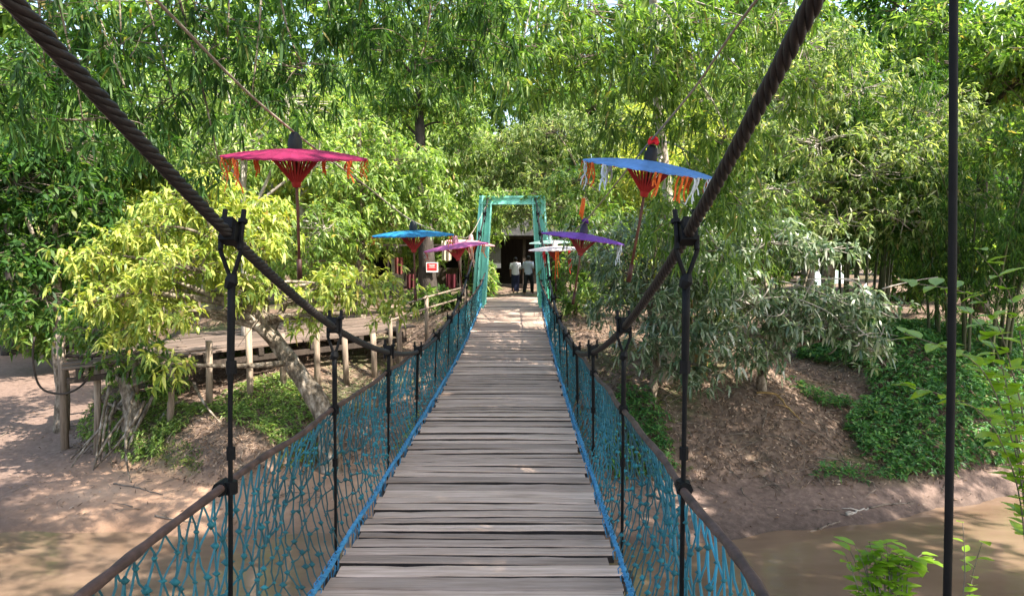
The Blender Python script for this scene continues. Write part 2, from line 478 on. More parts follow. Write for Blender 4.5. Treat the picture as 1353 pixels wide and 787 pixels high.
def plank_mesh(k):
    g = np.random.default_rng(100 + k)
    n = 14
    xs = np.linspace(-.75, .75, n)
    wv = .006 * np.cumsum(g.normal(0, .55, n)) ; wv -= np.linspace(wv[0], wv[-1], n)
    wv2 = .006 * np.cumsum(g.normal(0, .55, n)); wv2 -= np.linspace(wv2[0], wv2[-1], n)
    bow = .006 * g.normal() * np.cos(xs * 2)
    b = .007
    rows = []
    for y, z in ((-.5 , -.05), (-.5, -b / 1), (-.44, 0), (.44, 0), (.5, -b / 1), (.5, -.05)):
        rows.append(np.stack([xs, np.full(n, y * .15) + (wv if y < 0 else wv2), np.full(n, z) + bow + (g.normal(0, .0012, n) if z == 0 else 0)], -1))
    V = np.concatenate(rows)
    Q = []
    for r in range(6):
        a, c = r * n, ((r + 1) % 6) * n
        for i in range(n - 1):
            Q.append([a + i, a + i + 1, c + i + 1, c + i])
    T = []
    for e in (0, n - 1):
        idx = [r * n + e for r in range(6)]
        for q in range(1, 5):
            T.append([idx[0], idx[q], idx[q + 1]] if e else [idx[0], idx[q + 1], idx[q]])
    me = mesh('plank', V, [np.array(Q), np.array(T)], M['plank'])
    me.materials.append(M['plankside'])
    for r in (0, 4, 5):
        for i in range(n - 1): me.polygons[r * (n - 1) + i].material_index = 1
    return me
pmeshes = [plank_mesh(k) for k in range(12)]
D = -1.4
g = np.random.default_rng(5)
while D < 20.4:
    wid = g.choice([.07, .09, .105, .12, .145, .10, .085])
    gap = .014 + min(.045, g.exponential(.013))
    c = D + wid / 2
    o = link('plank', pmeshes[g.integers(12)], bridge)
    slope = math.atan(float(zd(c + .1) - zd(c - .1)) / .2)
    o.location = shift((float(xc(c)) + g.normal(0, .012), c, float(zd(c)) + g.normal(0, .0035)))
    o.rotation_euler = (slope + g.normal(0, .02), g.normal(0, .004), -YAW + g.normal(0, .007) + (math.pi if g.random() < .5 else 0))
    if abs(o.rotation_euler[2]) > 1: o.rotation_euler[0] *= -1
    o.scale = (g.uniform(.975, 1.02) if c < 17.6 or c > 19.2 else .9, wid / .15, 1)
    D += wid + gap

DS = np.linspace(-1.6, GATE, 120)
for s in (-1, 1):
    for off, rad in ((.6, .02), (.2, .02)):
        mb = MB()
        mb.tube(shift(np.stack([xc(DS) + s * off, DS, zd(DS) - .055 - rad - .006], -1)), rad, 8)
        mb.build('deck_cable', M['cable'], bridge, True)
HANG = [-.6, .95, 2.45, 3.92, 5.5, 7.0, 8.5, 10.0, 11.5, 13.0, 14.5, 16.0, 17.3]
for k, d in enumerate(sorted(HANG + [4.75, 6.3])):
    mb = MB()
    hw = .86
    mb.box(shift((float(xc(d)), d, float(zd(d)) - .15)), (2 * hw, .09, .085))
    mb.build('cross_beam', M['darktimber'], bridge)

for s in (-1, 1):
    # main cable
    ds = np.concatenate([np.arange(-1.6, 6, .014), np.arange(6, GATE, .045)])
    lat = cable_lat(ds, s)
    xs_ = xc(ds) + s * lat + (.25 * (ds / GATE) * 0)
    axis_ = np.stack([xs_, ds, zcab(ds)], -1)
    t_ = unit(np.gradient(axis_, axis=0)); a_ = unit(np.cross(t_, [0, 0, 1.])); b_ = np.cross(a_, t_)
    sl_ = np.concatenate([[0], np.cumsum(np.linalg.norm(np.diff(axis_, axis=0), axis=1))])
    mb = MB(); mb.tube(shift(axis_), .011, 6)
    mc = mb.build('main_cable', M['cable'], bridge, True)
    for q in range(5):
        ph_ = 2 * math.pi * q / 5 + sl_ * 2 * math.pi / .21
        mb = MB(); mb.tube(shift(axis_ + .0112 * (np.cos(ph_)[:, None] * a_ + np.sin(ph_)[:, None] * b_)), .0092 * (1 + .06 * np.sin(sl_ * 9 + q * 2)), 8)
        mb.build('strand', M['cable'], mc, True)
    # handrail
    mb = MB()
    ds = np.linspace(-1.6, GATE - .1, 220)
    ph = g.uniform(0, 6)
    mb.tube(shift(np.stack([xc(ds) + s * half(ds) + .006 * np.sin(ds * 7 + ph), ds, zrail(ds) + .006 * np.sin(ds * 4.2 + ph)], -1)), .0145 * (1 + .12 * np.sin(ds * 31) + .08 * np.sin(ds * 11.3)), 10)
    hr = mb.build('handrail', M['rust'], bridge, True)
    for d in HANG[1:]:
        mb = MB()
        mb.tube(shift([(float(xc(d)) + s * float(half(d)), d - .03, float(zrail(d))), (float(xc(d)) + s * float(half(d)), d + .03, float(zrail(d)))]), .026, 8)
        mb.build('lashing', M['hose'], hr)
    # edge rope along the planks, with its lashings
    mb = MB()
    ds = np.arange(-1.6, GATE - .2, .02)
    off = .765
    zr = zd(ds) + .045 + .012 * np.sin(ds * 5.1 + s)
    mb.tube(shift(np.stack([xc(ds) + s * off, ds, zr], -1)), .0135, 10, lobes=3, depth=.3, twist=60)
    er = mb.build('edge_rope', M['blue'], bridge, True)
    mb = MB()
    d = -1.5
    while d < GATE - .3:
        z0 = float(zd(d)) + .045
        x0 = float(xc(d)) + s * off
        j = g.normal(0, .012, 4)
        ln = g.uniform(.09, .2)
        mb.tube(shift([(x0 - s * .018, d, z0 + .012), (x0 + s * .002, d + j[0], z0 + .020), (x0 + s * .02, d + j[0], z0), (x0 + s * (.012 + abs(j[1])), d + j[2], z0 - ln)]), .0036, 5)
        if g.random() < .5:
            mb.tube(shift([(x0 + s * .01, d, z0 + .01), (x0 - s * .02, d + j[3], z0 - .02), (x0 - s * .012, d + j[1] * 2, z0 - .07)]), .0034, 5)
        d += g.uniform(.035, .085)
    tag(mb.build('rope_lashing', M['blue'], er, True), kind='stuff')
    # net of knotted rope
    sp, rows = .084, 9
    cols = np.arange(-1.4, GATE - .15, sp)
    P = np.zeros((rows + 1, len(cols), 3))
    for r in range(rows + 1):
        t = r / rows
        dd = cols + (sp / 2 if (r % 2 and r < 4) else 0) + (g.normal(0, .010, len(cols)) if 0 < r < rows else 0)
        top = np.stack([xc(dd) + s * half(dd), dd, zrail(dd) - .012], -1)
        bot = np.stack([xc(dd) + s * .768, dd, zd(dd) + .05], -1)
        tt = t + (.30 * (t * (1 - t)) * np.sin(dd * 3.1 + s) + g.normal(0, .016, len(cols)) if 0 < r < rows else 0)
        tt = np.broadcast_to(tt, len(cols))[:, None]
        P[r] = top * (1 - tt) + bot * tt
        P[r, :, 0] += s * (.055 * math.sin(math.pi * t) * (1 + .5 * np.sin(dd * 2.3)) + (g.normal(0, .007, len(cols)) if 0 < r < rows else 0))
    mb = MB()
    kb = MB()
    def strand(a, b, rad):
        mid = (a + b) / 2 + np.array([g.normal(0, .004), g.normal(0, .004), -.006 + g.normal(0, .003)])
        mb.tube(shift([a, mid, b]), rad, 4, caps=False)
    for r in range(rows):
        for i in range(len(cols)):
            far = cols[i] > 9
            rad = .0037 if not far else .0054
            strand(P[r, i], P[r + 1, i], rad)
            k = i - 1 if r % 2 == 0 else i + 1
            if r in (4, 5, 6, 7) and i + 1 < len(cols) and g.random() < .82:
                strand(P[r, i], P[r, i + 1], rad * 1.1)
            if 0 <= k < len(cols) and r < 4:
                strand(P[r, i], P[r + 1, k], rad)
            if 0 < r:
                sz = .0125 * g.uniform(.75, 1.45)
                v = np.array([[1, 0, 0], [-1, 0, 0], [0, 1, 0], [0, -1, 0], [0, 0, 1], [0, 0, -1]]) * sz * g.uniform(.7, 1.3, (6, 1))
                kb.add(shift(P[r, i]) + v, T=[[0, 2, 4], [2, 1, 4], [1, 3, 4], [3, 0, 4], [2, 0, 5], [1, 2, 5], [3, 1, 5], [0, 3, 5]])
    for i in range(len(cols) - 1):
        strand(P[4, i], P[4, i + 1], .005)
    net = mb.build('rope_net', M['net'], bridge)
    tag(kb.build('net_knots', M['knot'], net, True), kind='stuff')

    # hangers: clamp on the cable, loop, hose-covered rope down to the cross beam
    for d in HANG:
        lat = float(cable_lat(d, s))
        xx = float(xc(d)) + s * lat
        zt = float(zcab(d))
        zb = float(zd(d)) - .1
        if zt - zb < .3: continue
        xb = float(xc(d)) + s * (.85 if 0 < d < 1.5 else .80)
        th = .0075 if d < 1.5 else (.0115 if d < 8 else .007)
        knot = zt - .155
        has_loop = zt - float(zrail(d)) > .35
        mb = MB()
        top = (xx, d, knot if has_loop else zt)
        zm = zt - .45
        path = [top, (xx * .7 + xb * .3, d, top[2] - .25 * (top[2] - zb)), (xx * .4 + xb * .6, d + .004, top[2] - .6 * (top[2] - zb)), (xb, d, zb)]
        q = spline(path, 14)
        rr = np.where(q[:, 2] > zm, th * 1.2, th * .75) if d > 1.5 else np.full(14, th * .72)
        mb.tube(shift(q), rr, 8)
        h = mb.build('hanger', M['hose'], bridge, True)
        for zz, rw in ((zm, th * 2.0), (zm - .3, th * 1.7), (float(zrail(d)), .03)) if d > 1.5 else ((float(zrail(d)), .03),):
            if zb < zz < top[2]:
                tt = (top[2] - zz) / (top[2] - zb)
                xq = xx * (1 - tt) + xb * tt
                c = MB(); c.tube(shift([(xq, d, zz - .022), (xq, d, zz + .022)]), rw * .8, 7)
                c.build('joint_wrap', M['hose'], h)
        c = MB()
        rot = np.array(Euler((math.atan(float(zcab(d + .1) - zcab(d - .1)) / .2), 0, 0)).to_matrix())
        c.box(shift((xx, d, zt)), (.052, .066, .052), rot)
        c.box(shift((xx, d, zt)) + rot @ np.array([0, .0, .03]), (.04, .095, .04), rot)
        for bx_ in (-.036, .036):
            c.tube([shift((xx + bx_ * .9, d + .01, zt)) + rot @ np.array([0, 0, z_]) for z_ in (-.05, .095)], .009, 7)
            c.tube([shift((xx + bx_ * .9, d + .01, zt)) + rot @ np.array([0, 0, z_]) for z_ in (.045, .06)], .017, 6)
        c.build('cable_clamp', M['hose'], h)
        if has_loop:
            for sx_ in (-1, 1):
                c = MB(); c.tube(shift([(xx + sx_ * .035, d, zt), (xx + sx_ * .036, d, zt - .05), (xx, d, knot)]), .008, 6)
                c.build('loop_rope', M['hose'], h)
            c = MB(); c.tube(shift([(xx - .012, d, knot - .025), (xx, d, knot), (xx + .004, d, knot + .025)]), [.016, .024, .015], 8)
            c.build('loop_knot', M['hose'], h)

# ------------------------------------------------------------------ far portal
def channel(mb, p0, p1, wx_, wy_):
    p0, p1 = np.array(p0), np.array(p1)
    ax = unit(p1 - p0)
    a = unit(np.cross(ax, [0, 1, 0])); b = np.cross(a, ax)
    rot = np.stack([a, b, ax], 1)
    ln = np.linalg.norm(p1 - p0)
    mb.box((p0 + p1) / 2, (wx_, .03, ln), rot)
    for q in (-1, 1):
        mb.box((p0 + p1) / 2 + a * q * (wx_ / 2 - .018) - b * wy_ / 2, (.036, wy_ - .03, ln + .004), rot)
gz0 = -1.4
portal = thing('bridge_portal', 'mint green steel portal frame at the far end of the footbridge', 'portal', (0, GATE, gz0))
for s in (-1, 1):
    base, top = np.array([s * .80, 0, 0]), np.array([s * .63, 0, 2.86])
    mb = MB(); channel(mb, base, top, .26, .16)
    post = mb.build('post', M['mint'], portal)
    mb = MB(); mb.tube([base + [s * .19, .02, 0], top + [s * .16, .02, -.05]], .055, 8)
    mb.build('brace_pipe', M['mint'], post, True)
    mb = MB()
    mb.box(base + np.array([0, 0, .03]), (.42, .34, .06))
    mb.build('base_plate', M['mint'], post)
    mb = MB()
    for q in range(6):
        mb.lathe([(0, .012), (.014, .012), (.018, 0)], 6, base + np.array([s * -.0, 0, 0]) + (top - base) * (.12 + .15 * q) + np.array([0, -.0, 0]))
    for v in mb.V: v[:, 1] -= .165
    mb.build('bolts', M['mint'], post)
mb = MB(); mb.box((0, 0, 2.74), (1.62, .2, .2)); mb.box((0, -.11, 2.83), (1.66, .04, .05)); mb.box((0, -.11, 2.66), (1.60, .04, .04))
mb.build('crossbeam', M['mint'], portal)

# ------------------------------------------------------------------ hanging lines and paper umbrellas
def hanging_line(pts, label):
    mb = MB(); q = spline(pts, 90)
    q[:, 2] -= 0
    mb.tube(q, .0085, 6)
    tag(mb.build('hanging_line', M['jute'], None, True), label, 'rope')

def umbrella(label, top, rad, col, inner, finial, tip=None, tilt=(0, 0), pole=.9, tassels=(), lace=False, n=28):
    """top = world point at canopy apex"""
    root = thing('paper_umbrella', label, 'umbrella', top, 0, 'umbrellas hung along the footbridge')
    root.rotation_euler = (tilt[0], tilt[1], 0)
    cm = plain('umbrella_paper', col, .6, .4, .28, 5)
    im = plain('umbrella_struts', inner, .6)
    fm = plain('umbrella_cap', finial, .55)
    pm = M['timber_pole']
    # canopy: pleated shallow dome with thickness
    th = np.linspace(0, 2 * math.pi, n * 2, endpoint=False)
    prof = [(.03, 0), (.25, -.012), (.5, -.036), (.75, -.072), (1.0, -.125)]
    rings = []
    for off in (0, -.012):
        for r, z in prof:
            pl = np.where(np.arange(n * 2) % 2 == 0, 0, -.012 * r)
            rr = r * rad * (1 + (np.where(np.arange(n * 2) % 2 == 0, 0, -.012) if r == 1 else 0))
            rings.append(np.stack([rr * np.cos(th), rr * np.sin(th), z * rad * .95 + pl * rad + off + 0 * th], -1))
    V = np.concatenate(rings)
    m2 = n * 2
    Q = []
    for lay in (0, 5):
        for k in range(4):
            a, b = (lay + k) * m2, (lay + k + 1) * m2
            for i in range(m2):
                j = (i + 1) % m2
                Q.append([a + i, b + i, b + j, a + j] if lay == 0 else [a + i, a + j, b + j, b + i])
    for i in range(m2):
        j = (i + 1) % m2
        Q.append([4 * m2 + i, 9 * m2 + i, 9 * m2 + j, 4 * m2 + j])
    can = link('canopy', mesh('canopy', V, np.array(Q), cm, False), root)
    ribs = MB()
    for i in range(n):
        a = 2 * math.pi * i / n
        ribs.tube([np.array([r * rad * math.cos(a), r * rad * math.sin(a), z * rad * .95 - .02]) for r, z in prof[::2]], .005, 4)
    ribs.build('ribs', im, can)
    st = MB()
    for i in range(n):
        a = 2 * math.pi * i / n
        st.tube([(.03 * math.cos(a), .03 * math.sin(a), -.26 * rad / .55), (.40 * rad * math.cos(a), .40 * rad * math.sin(a), -.05 * rad)], .0075, 4)
    stq = st.build('stretchers', im, root)
    mb = MB(); mb.lathe([(0, -.30 * rad / .55), (.03, -.30 * rad / .55), (.042, -.25 * rad / .55), (.036, -.2 * rad / .55), (0, -.2 * rad / .55)], 12)
    mb.build('hub', im, stq, True)
    mb = MB(); mb.tube([(0, 0, -.01), (0.003, 0, -pole * .5), (0, 0, -pole + .15)], .0125, 8)
    mb.build('pole', pm, root, True)
    mb = MB(); mb.tube([(0, 0, -pole + .16), (0, 0, -pole)], [.020, .022], 9)
    mb.build('handle', M['pole_handle'], root, True)
    s_ = rad / .55
    mb = MB(); mb.lathe([(.055 * s_, -.012), (.055 * s_, .06 * s_), (.046 * s_, .075 * s_), (.042 * s_, .10 * s_), (.02 * s_, .125 * s_), (0, .128 * s_)], 14)
    cap = mb.build('cap', fm, root, True)
    if tip:
        mb = MB()
        for k in range(26):
            a_, e_ = random.uniform(0, 6.28), random.uniform(-.4, 1.3)
            dd_ = np.array([math.cos(a_) * math.cos(e_), math.sin(a_) * math.cos(e_), math.sin(e_)])
            mb.tube([np.array([0, 0, .15 * s_]), np.array([0, 0, .15 * s_]) + dd_ * .045 * s_], [.012 * s_, .016 * s_], 5)
        mb.build('pompom', plain('pompom_wool', tip, .9), cap)
    for (ang, col_, ln) in tassels:
        tm = plain('tassel_ribbon', col_, .7, .25)
        a = R(ang)
        mb = MB()
        rr = rad * .975
        p = np.array([rr * math.cos(a), rr * math.sin(a), -.125 * rad * .95 - .01])
        tan = np.array([-math.sin(a), math.cos(a), 0])
        for k in range(4):
            q = random.uniform(-.035, .035)
            l2 = ln * random.uniform(.55, 1.1)
            sway = random.uniform(-.04, .04)
            pts = [p + tan * (q + sway * t * t) + np.array([0, 0, -l2 * t]) + np.array([math.cos(a), math.sin(a), 0]) * .02 * math.sin(t * 5 + k) for t in np.linspace(0, 1, 6)]
            wv = [tan * (.009 * (1 - .3 * t)) for t in np.linspace(0, 1, 6)]
            Vt = np.concatenate([[pp - ww, pp + ww] for pp, ww in zip(pts, wv)])
            Vb = Vt + np.array([math.cos(a), math.sin(a), 0]) * .003
            nq = [[2 * i, 2 * i + 1, 2 * i + 3, 2 * i + 2] for i in range(5)]
            nb_ = [[12 + q2 for q2 in f[::-1]] for f in nq]
            mb.add(np.concatenate([Vt, Vb]), nq + nb_ + [[2 * i, 2 * i + 2, 12 + 2 * i + 2, 12 + 2 * i] for i in range(5)] + [[2 * i + 1, 13 + 2 * i, 15 + 2 * i, 2 * i + 3] for i in range(5)])
        mb.build('tassel', tm, can)
    return root
M['timber_pole'] = noisy('umbrella_pole', [(.3, (.06, .022, .016)), (.7, (.14, .055, .035))], 12, 4, .5, .1)
M['pole_handle'] = noisy('umbrella_handle', [(.3, (.035, .014, .011)), (.7, (.08, .03, .02))], 12, 4, .5, .1)
ORA, WHT, RED = (.75, .16, .03), (.62, .68, .74), (.55, .03, .03)
u1, u2 = at(390, 196, 5.65), at(859, 212, 6.1)
u3, u4 = at(546, 304, 9.7), at(771, 308, 9.5)
u5, u6 = at(602, 321, 12.2), at(733, 325, 14.2)
u7, u8 = at(622, 317, 15.2), at(727, 317, 17.0)
Z = np.array([0, 0, 1.])
umbrella('crimson paper umbrella with black cap, hanging highest on the left side', u1, .55, (.30, .02, .085), (.30, .02, .02), (.004, .006, .007), None, (R(8.5), R(1.5)), 1.03,
         [(a, ORA, .16 if a not in (215, 238) else .24) for a in (8, 30, 55, 80, 110, 140, 180, 215, 238, 330)])
umbrella('sky blue paper umbrella with red pompom, hanging highest on the right side', u2, .56, (.16, .36, .72), (.42, .03, .03), (.005, .005, .008), (.62, .02, .03), (R(9), R(8)), 1.05,
         [(a, c, l) for a, c, l in ((175, ORA, .22), (190, WHT, .22), (205, ORA, .2), (222, WHT, .2), (150, ORA, .2), (120, WHT, .2), (290, ORA, .25), (305, WHT, .22), (320, WHT, .24), (340, ORA, .22), (355, ORA, .18), (10, ORA, .18), (40, ORA, .2), (268, ORA, .18))])
umbrella('flat teal blue paper umbrella over the walkway beside the dark trunk', u3, .55, (.03, .27, .52), (.30, .03, .03), (.006, .012, .018), None, (R(3), R(-1)), .95, [(a, ORA, .15) for a in (340, 10, 200)])
umbrella('purple paper umbrella with scalloped edge, right of the portal', u4, .55, (.27, .09, .52), (.30, .05, .05), (.03, .02, .05), (.12, .03, .22), (R(3), R(8)), .95, [(350, (.25, .1, .4), .15), (330, WHT, .25), (15, WHT, .2)])
umbrella('pink paper umbrella with white rim, left of the portal', u5, .55, (.62, .17, .40), (.45, .05, .06), (.4, .2, .25), None, (R(3), R(-8)), .9, [(190, WHT, .12), (205, (.6, .1, .1), .15), (300, (.7, .45, .35), .32), (330, ORA, .25)])
umbrella('white paper umbrella with long red ribbons, right of the portal', u6, .52, (.72, .64, .62), (.42, .05, .04), (.6, .55, .5), None, (R(3), R(-2)), .9, [(300, RED, .42), (270, ORA, .5), (245, RED, .3)])
umbrella('pale pink paper umbrella half behind the left portal post', u7, .52, (.74, .42, .42), (.45, .06, .06), (.5, .3, .3), None, (R(3), R(6)), .85, [(280, ORA, .3)])
umbrella('small mint white paper umbrella behind the right portal post', u8, .50, (.52, .70, .62), (.40, .06, .06), (.4, .5, .45), None, (R(3), R(-2)), .85, [(250, RED, .3)])
up = .075
hanging_line([at(120, -90, 2.6), at(245, 40, 3.7), at(330, 125, 4.75), u1 + Z * .12, at(480, 243, 7.4), u3 + Z * .12, u5 + Z * .12, u7 + Z * .12, (-.66, GATE - .1, 1.2)], 'thin pale rope carrying the umbrellas on the left side')
hanging_line([at(1030, -40, 3.2), at(970, 40, 4.1), at(915, 120, 5.1), u2 + Z * .16, u4 + Z * .14, u6 + Z * .12, u8 + Z * .12, (.66, GATE - .1, 1.2)], 'thin pale rope carrying the umbrellas on the right side')

# ------------------------------------------------------------------ foliage machinery
def leaf_blades(g, base, d, nrm, L, W, droop, detail):
    """lanceolate blades; base, d, nrm (n,3); L, W (n,)"""
    n = len(base)
    side = unit(np.cross(d, nrm))
    dz = np.array([0, 0, -1.])
    def pt(t, s, lift=0):
        return base + d * (L * t)[:, None] + dz * (droop * L * t * t)[:, None] + side * (s * W)[:, None] + nrm * (lift * W)[:, None]
    t1 = np.full(n, .32); t2 = np.full(n, .68); o = np.ones(n); z = np.zeros(n)
    if detail >= 2:
        V = np.stack([pt(z, z), pt(t1, -.5 * o, .18), pt(t1, .5 * o, .18), pt(t2, -.38 * o, .12), pt(t2, .38 * o, .12), pt(o, z)], 1)
        k = np.arange(n)[:, None] * 6
        T = np.concatenate([k + np.array([[0, 2, 1]]), k + np.array([[3, 4, 5]])])
        Q = k + np.array([[1, 2, 4, 3]])
        return V.reshape(-1, 3), [Q, T]
    V = np.stack([pt(z, z), pt(o * .42, .5 * o, .15), pt(o, z), pt(o * .42, -.5 * o, .15)], 1)
    k = np.arange(n)[:, None] * 4
    return V.reshape(-1, 3), [k + np.array([[0, 1, 2, 3]])]

def whorls(g, pts, axis, k, L, W, spread=(50, 100), sag=.35, droop=.25, detail=2):
    n = len(pts)
    base = np.repeat(pts, k, 0)
    ax = np.repeat(axis, k, 0)
    N = n * k
    rnd = g.normal(0, 1, (N, 3))
    perp = unit(rnd - ax * (rnd * ax).sum(1)[:, None])
    an = np.radians(g.uniform(*spread, N))
    d = ax * np.cos(an)[:, None] + perp * np.sin(an)[:, None]
    d[:, 2] -= sag * g.uniform(.4, 1.4, N)
    d = unit(d)
    up = np.zeros((N, 3)); up[:, 2] = 1
    up += g.normal(0, .35, (N, 3))
    nrm = unit(up - d * (up * d).sum(1)[:, None])
    Ls = L * g.uniform(.45, 1.3, N)
    return leaf_blades(g, base + ax * g.uniform(-.5, .3, (N, 1)) * L * .5, d, nrm, Ls, W * g.uniform(.75, 1.2, N), droop * g.uniform(.3, 1.6, N), detail)

def crown_points(g, blobs, clumps, per, rc, hang=0.):
    """clump centres in ellipsoids, then whorl points round each clump"""
    cc, cb = [], []
    vol = np.array([b[1] * b[2] * b[3] for b in blobs]) ** .7
    cnt = np.maximum(1, np.round(clumps * vol / vol.sum())).astype(int)
    for b, m in zip(blobs, cnt):
        c = np.array(b[0]); r = np.array(b[1:4])
        u = unit(g.normal(0, 1, (m, 3))) * (g.uniform(.12, 1, (m, 1)) ** .45)
        cc.append(c + u * r); cb.append(np.repeat(c[None], m, 0))
    cc, cb = np.concatenate(cc), np.concatenate(cb)
    m = len(cc)
    off = g.normal(0, 1, (m, per, 3)) * rc * np.array([1, 1, .6])
    if hang: off[..., 2] -= np.abs(g.normal(0, hang, (m, per)))
    pts = cc[:, None] + off
    out = unit(pts - cb[:, None]) * .7 + unit(off) * .5 + g.normal(0, .3, pts.shape)
    out[..., 2] += .25 - hang
    return cc, cb, pts.reshape(-1, 3), unit(out).reshape(-1, 3)

def make_tree(name, label, cat, base, trunk, blobs, leaf, L, W, clumps, per, rc, k=7, detail=2, bark='bark', twig='twig', spread=(45, 100), sag=.35, droop=.25, hang=0., seed=0, group=None, limbs=True, above=False, twr=.010, extra=None, trunk_name='trunk'):
    """trunk: list of (point, radius); limbs run from its last points to every blob, twigs on to the clumps"""
    g = np.random.default_rng(seed)
    base = np.array(base, float)
    root = thing(name, label, cat, base, 0, group)
    cc, cb, pts, ax = crown_points(g, blobs, clumps, per, rc, hang)
    V, F = whorls(g, pts - base, ax, k, L, W, spread, sag, droop, detail)
    wood = MB()
    tp = np.array([p for p, _ in trunk], float); tr = np.array([r for _, r in trunk], float)
    path = spline(tp, max(10, 6 * len(tp)))
    q = np.linspace(0, 1, len(path)); rr = np.interp(q, np.linspace(0, 1, len(tr)), tr)
    path = path + np.stack([noise2(q * 9, q * 0 + seed, 1.5), noise2(q * 9 + 5, q * 0 + seed, 1.5), q * 0], -1) * (rr * .18)[:, None]
    wood.tube(path - base, rr * (1 + .08 * noise2(q * 30, q * 0 + seed, 1)), 10)
    if limbs:
        for b in blobs:
            c = np.array(b[0])
            i = int(len(path) * g.uniform(.55, .98)); i = min(i, len(path) - 1)
            # attach where the trunk is below the blob
            lower = np.where(path[:, 2] < c[2] - .1)[0]
            if len(lower): i = min(i, int(lower[-1]))
            if above: i = int(np.argmin(np.linalg.norm(path - c - np.array([0, 0, 1.]), axis=1)))
            p0 = path[i]; ln = np.linalg.norm(c - p0)
            mid = (p0 + c) / 2 + g.normal(0, .1, 3) * ln + np.array([0, 0, .12 * ln])
            r0 = min(rr[i] * .7, .02 + .022 * ln)
            if above: r0 = min(r0, .022)
            wood.tube(bez(p0, mid, c, 9) - base, np.linspace(r0, r0 * .35, 9), 6)
    tw = MB()
    sel = np.arange(len(cc))
    for i in sel:
        p0 = cb[i] + (cc[i] - cb[i]) * g.uniform(0, .25) + g.normal(0, .05, 3)
        ln = np.linalg.norm(cc[i] - p0)
        mid = (p0 + cc[i]) / 2 + g.normal(0, .14, 3) * ln
        tw.tube(bez(p0, mid, cc[i], 5) - base, np.linspace(twr, twr * .35, 5), 4, caps=False)
    if extra: extra(wood, tw, base, g)
    t = wood.build(trunk_name, M[bark], root, True)
    tag(tw.build('twigs', M[twig], t, True), kind='stuff')
    link('crown', mesh('crown', V, F, LF[leaf]), root)
    return root

def copy_tree(o, parent=None):
    c = o.copy()
    COL.objects.link(c)
    c.parent = parent
    for ch in o.children:
        copy_tree(ch, c)
    return c

def blob(px, py, D, rx, ry, rz): return (at(px, py, D), rx, ry, rz)

# ------------------------------------------------------------------ trees of the left bank
b0 = at(440, 562, 12.2); b0[2] = hz(b0[0], b0[1]) - .1
def yellow_extra(wood, tw, base, g):
    wood.tube(np.array([at(372, 462, 12.4), at(335, 425, 12.3), at(290, 395, 12.1), at(230, 370, 11.9)]) - base, [.10, .075, .055, .03], 8)
    wood.tube(np.array([at(358, 440, 12.4), at(378, 400, 12.6), at(420, 380, 12.6), at(470, 372, 12.5)]) - base, [.07, .05, .035, .02], 7)
    for k in range(14):
        a = at(g.uniform(300, 420), g.uniform(350, 430), 12.3)
        tw.tube(bez(a, a + g.normal(0, .25, 3), a + np.array([g.normal(0, .7), g.normal(0, .3), g.normal(.05, .35)]), 7) - base, np.linspace(.014, .004, 7), 5)
make_tree('leaning_tree', 'leaning mottled tree with sunlit yellow green leaves in front of the boardwalk', 'tree', b0,
          [(b0, .21), (at(418, 530, 12.25), .18), (at(385, 480, 12.4), .165), (at(356, 440, 12.4), .13), (at(330, 390, 12.4), .09), (at(290, 330, 12.3), .06), (at(270, 270, 12.3), .035)],
          [blob(140, 335, 12.3, .75, .7, .5), blob(210, 300, 12.6, .9, .8, .5), blob(270, 260, 12.6, .9, .9, .45), blob(180, 385, 11.9, 1.0, .8, .42), blob(120, 400, 11.8, .45, .4, .22), blob(255, 355, 11.9, .9, .8, .45),
           blob(220, 415, 11.5, .7, .5, .28), blob(330, 320, 12.2, .7, .7, .45), blob(335, 385, 12.0, .5, .6, .3), blob(225, 480, 11.3, .35, .3, .2), blob(165, 430, 11.7, .5, .4, .22),
           blob(470, 380, 12.3, .75, .6, .32), blob(425, 375, 12.4, .5, .5, .3), blob(520, 412, 12.4, .35, .35, .16), blob(410, 420, 12.2, .3, .3, .2), blob(345, 290, 12.8, .7, .7, .4)],
          'yellow', .16, .047, 250, 7, .15, k=7, sag=.45, droop=.35, seed=11, extra=yellow_extra, twr=.009)

def tree_on(name, label, X, D, h, rad, blobs, leaf, L, W, clumps, per, rc, lean=(0, 0), **kw):
    z = hz(X, D) - .08
    base = np.array([X, D, z])
    tr = [(base, rad), (base + np.array([lean[0] * .3, lean[1] * .3, h * .33]), rad * .8), (base + np.array([lean[0] * .7, lean[1] * .7, h * .66]), rad * .6), (base + np.array([lean[0], lean[1], h]), rad * .3)]
    return make_tree(name, label, 'tree', base, tr, blobs, leaf, L, W, clumps, per, rc, **kw)

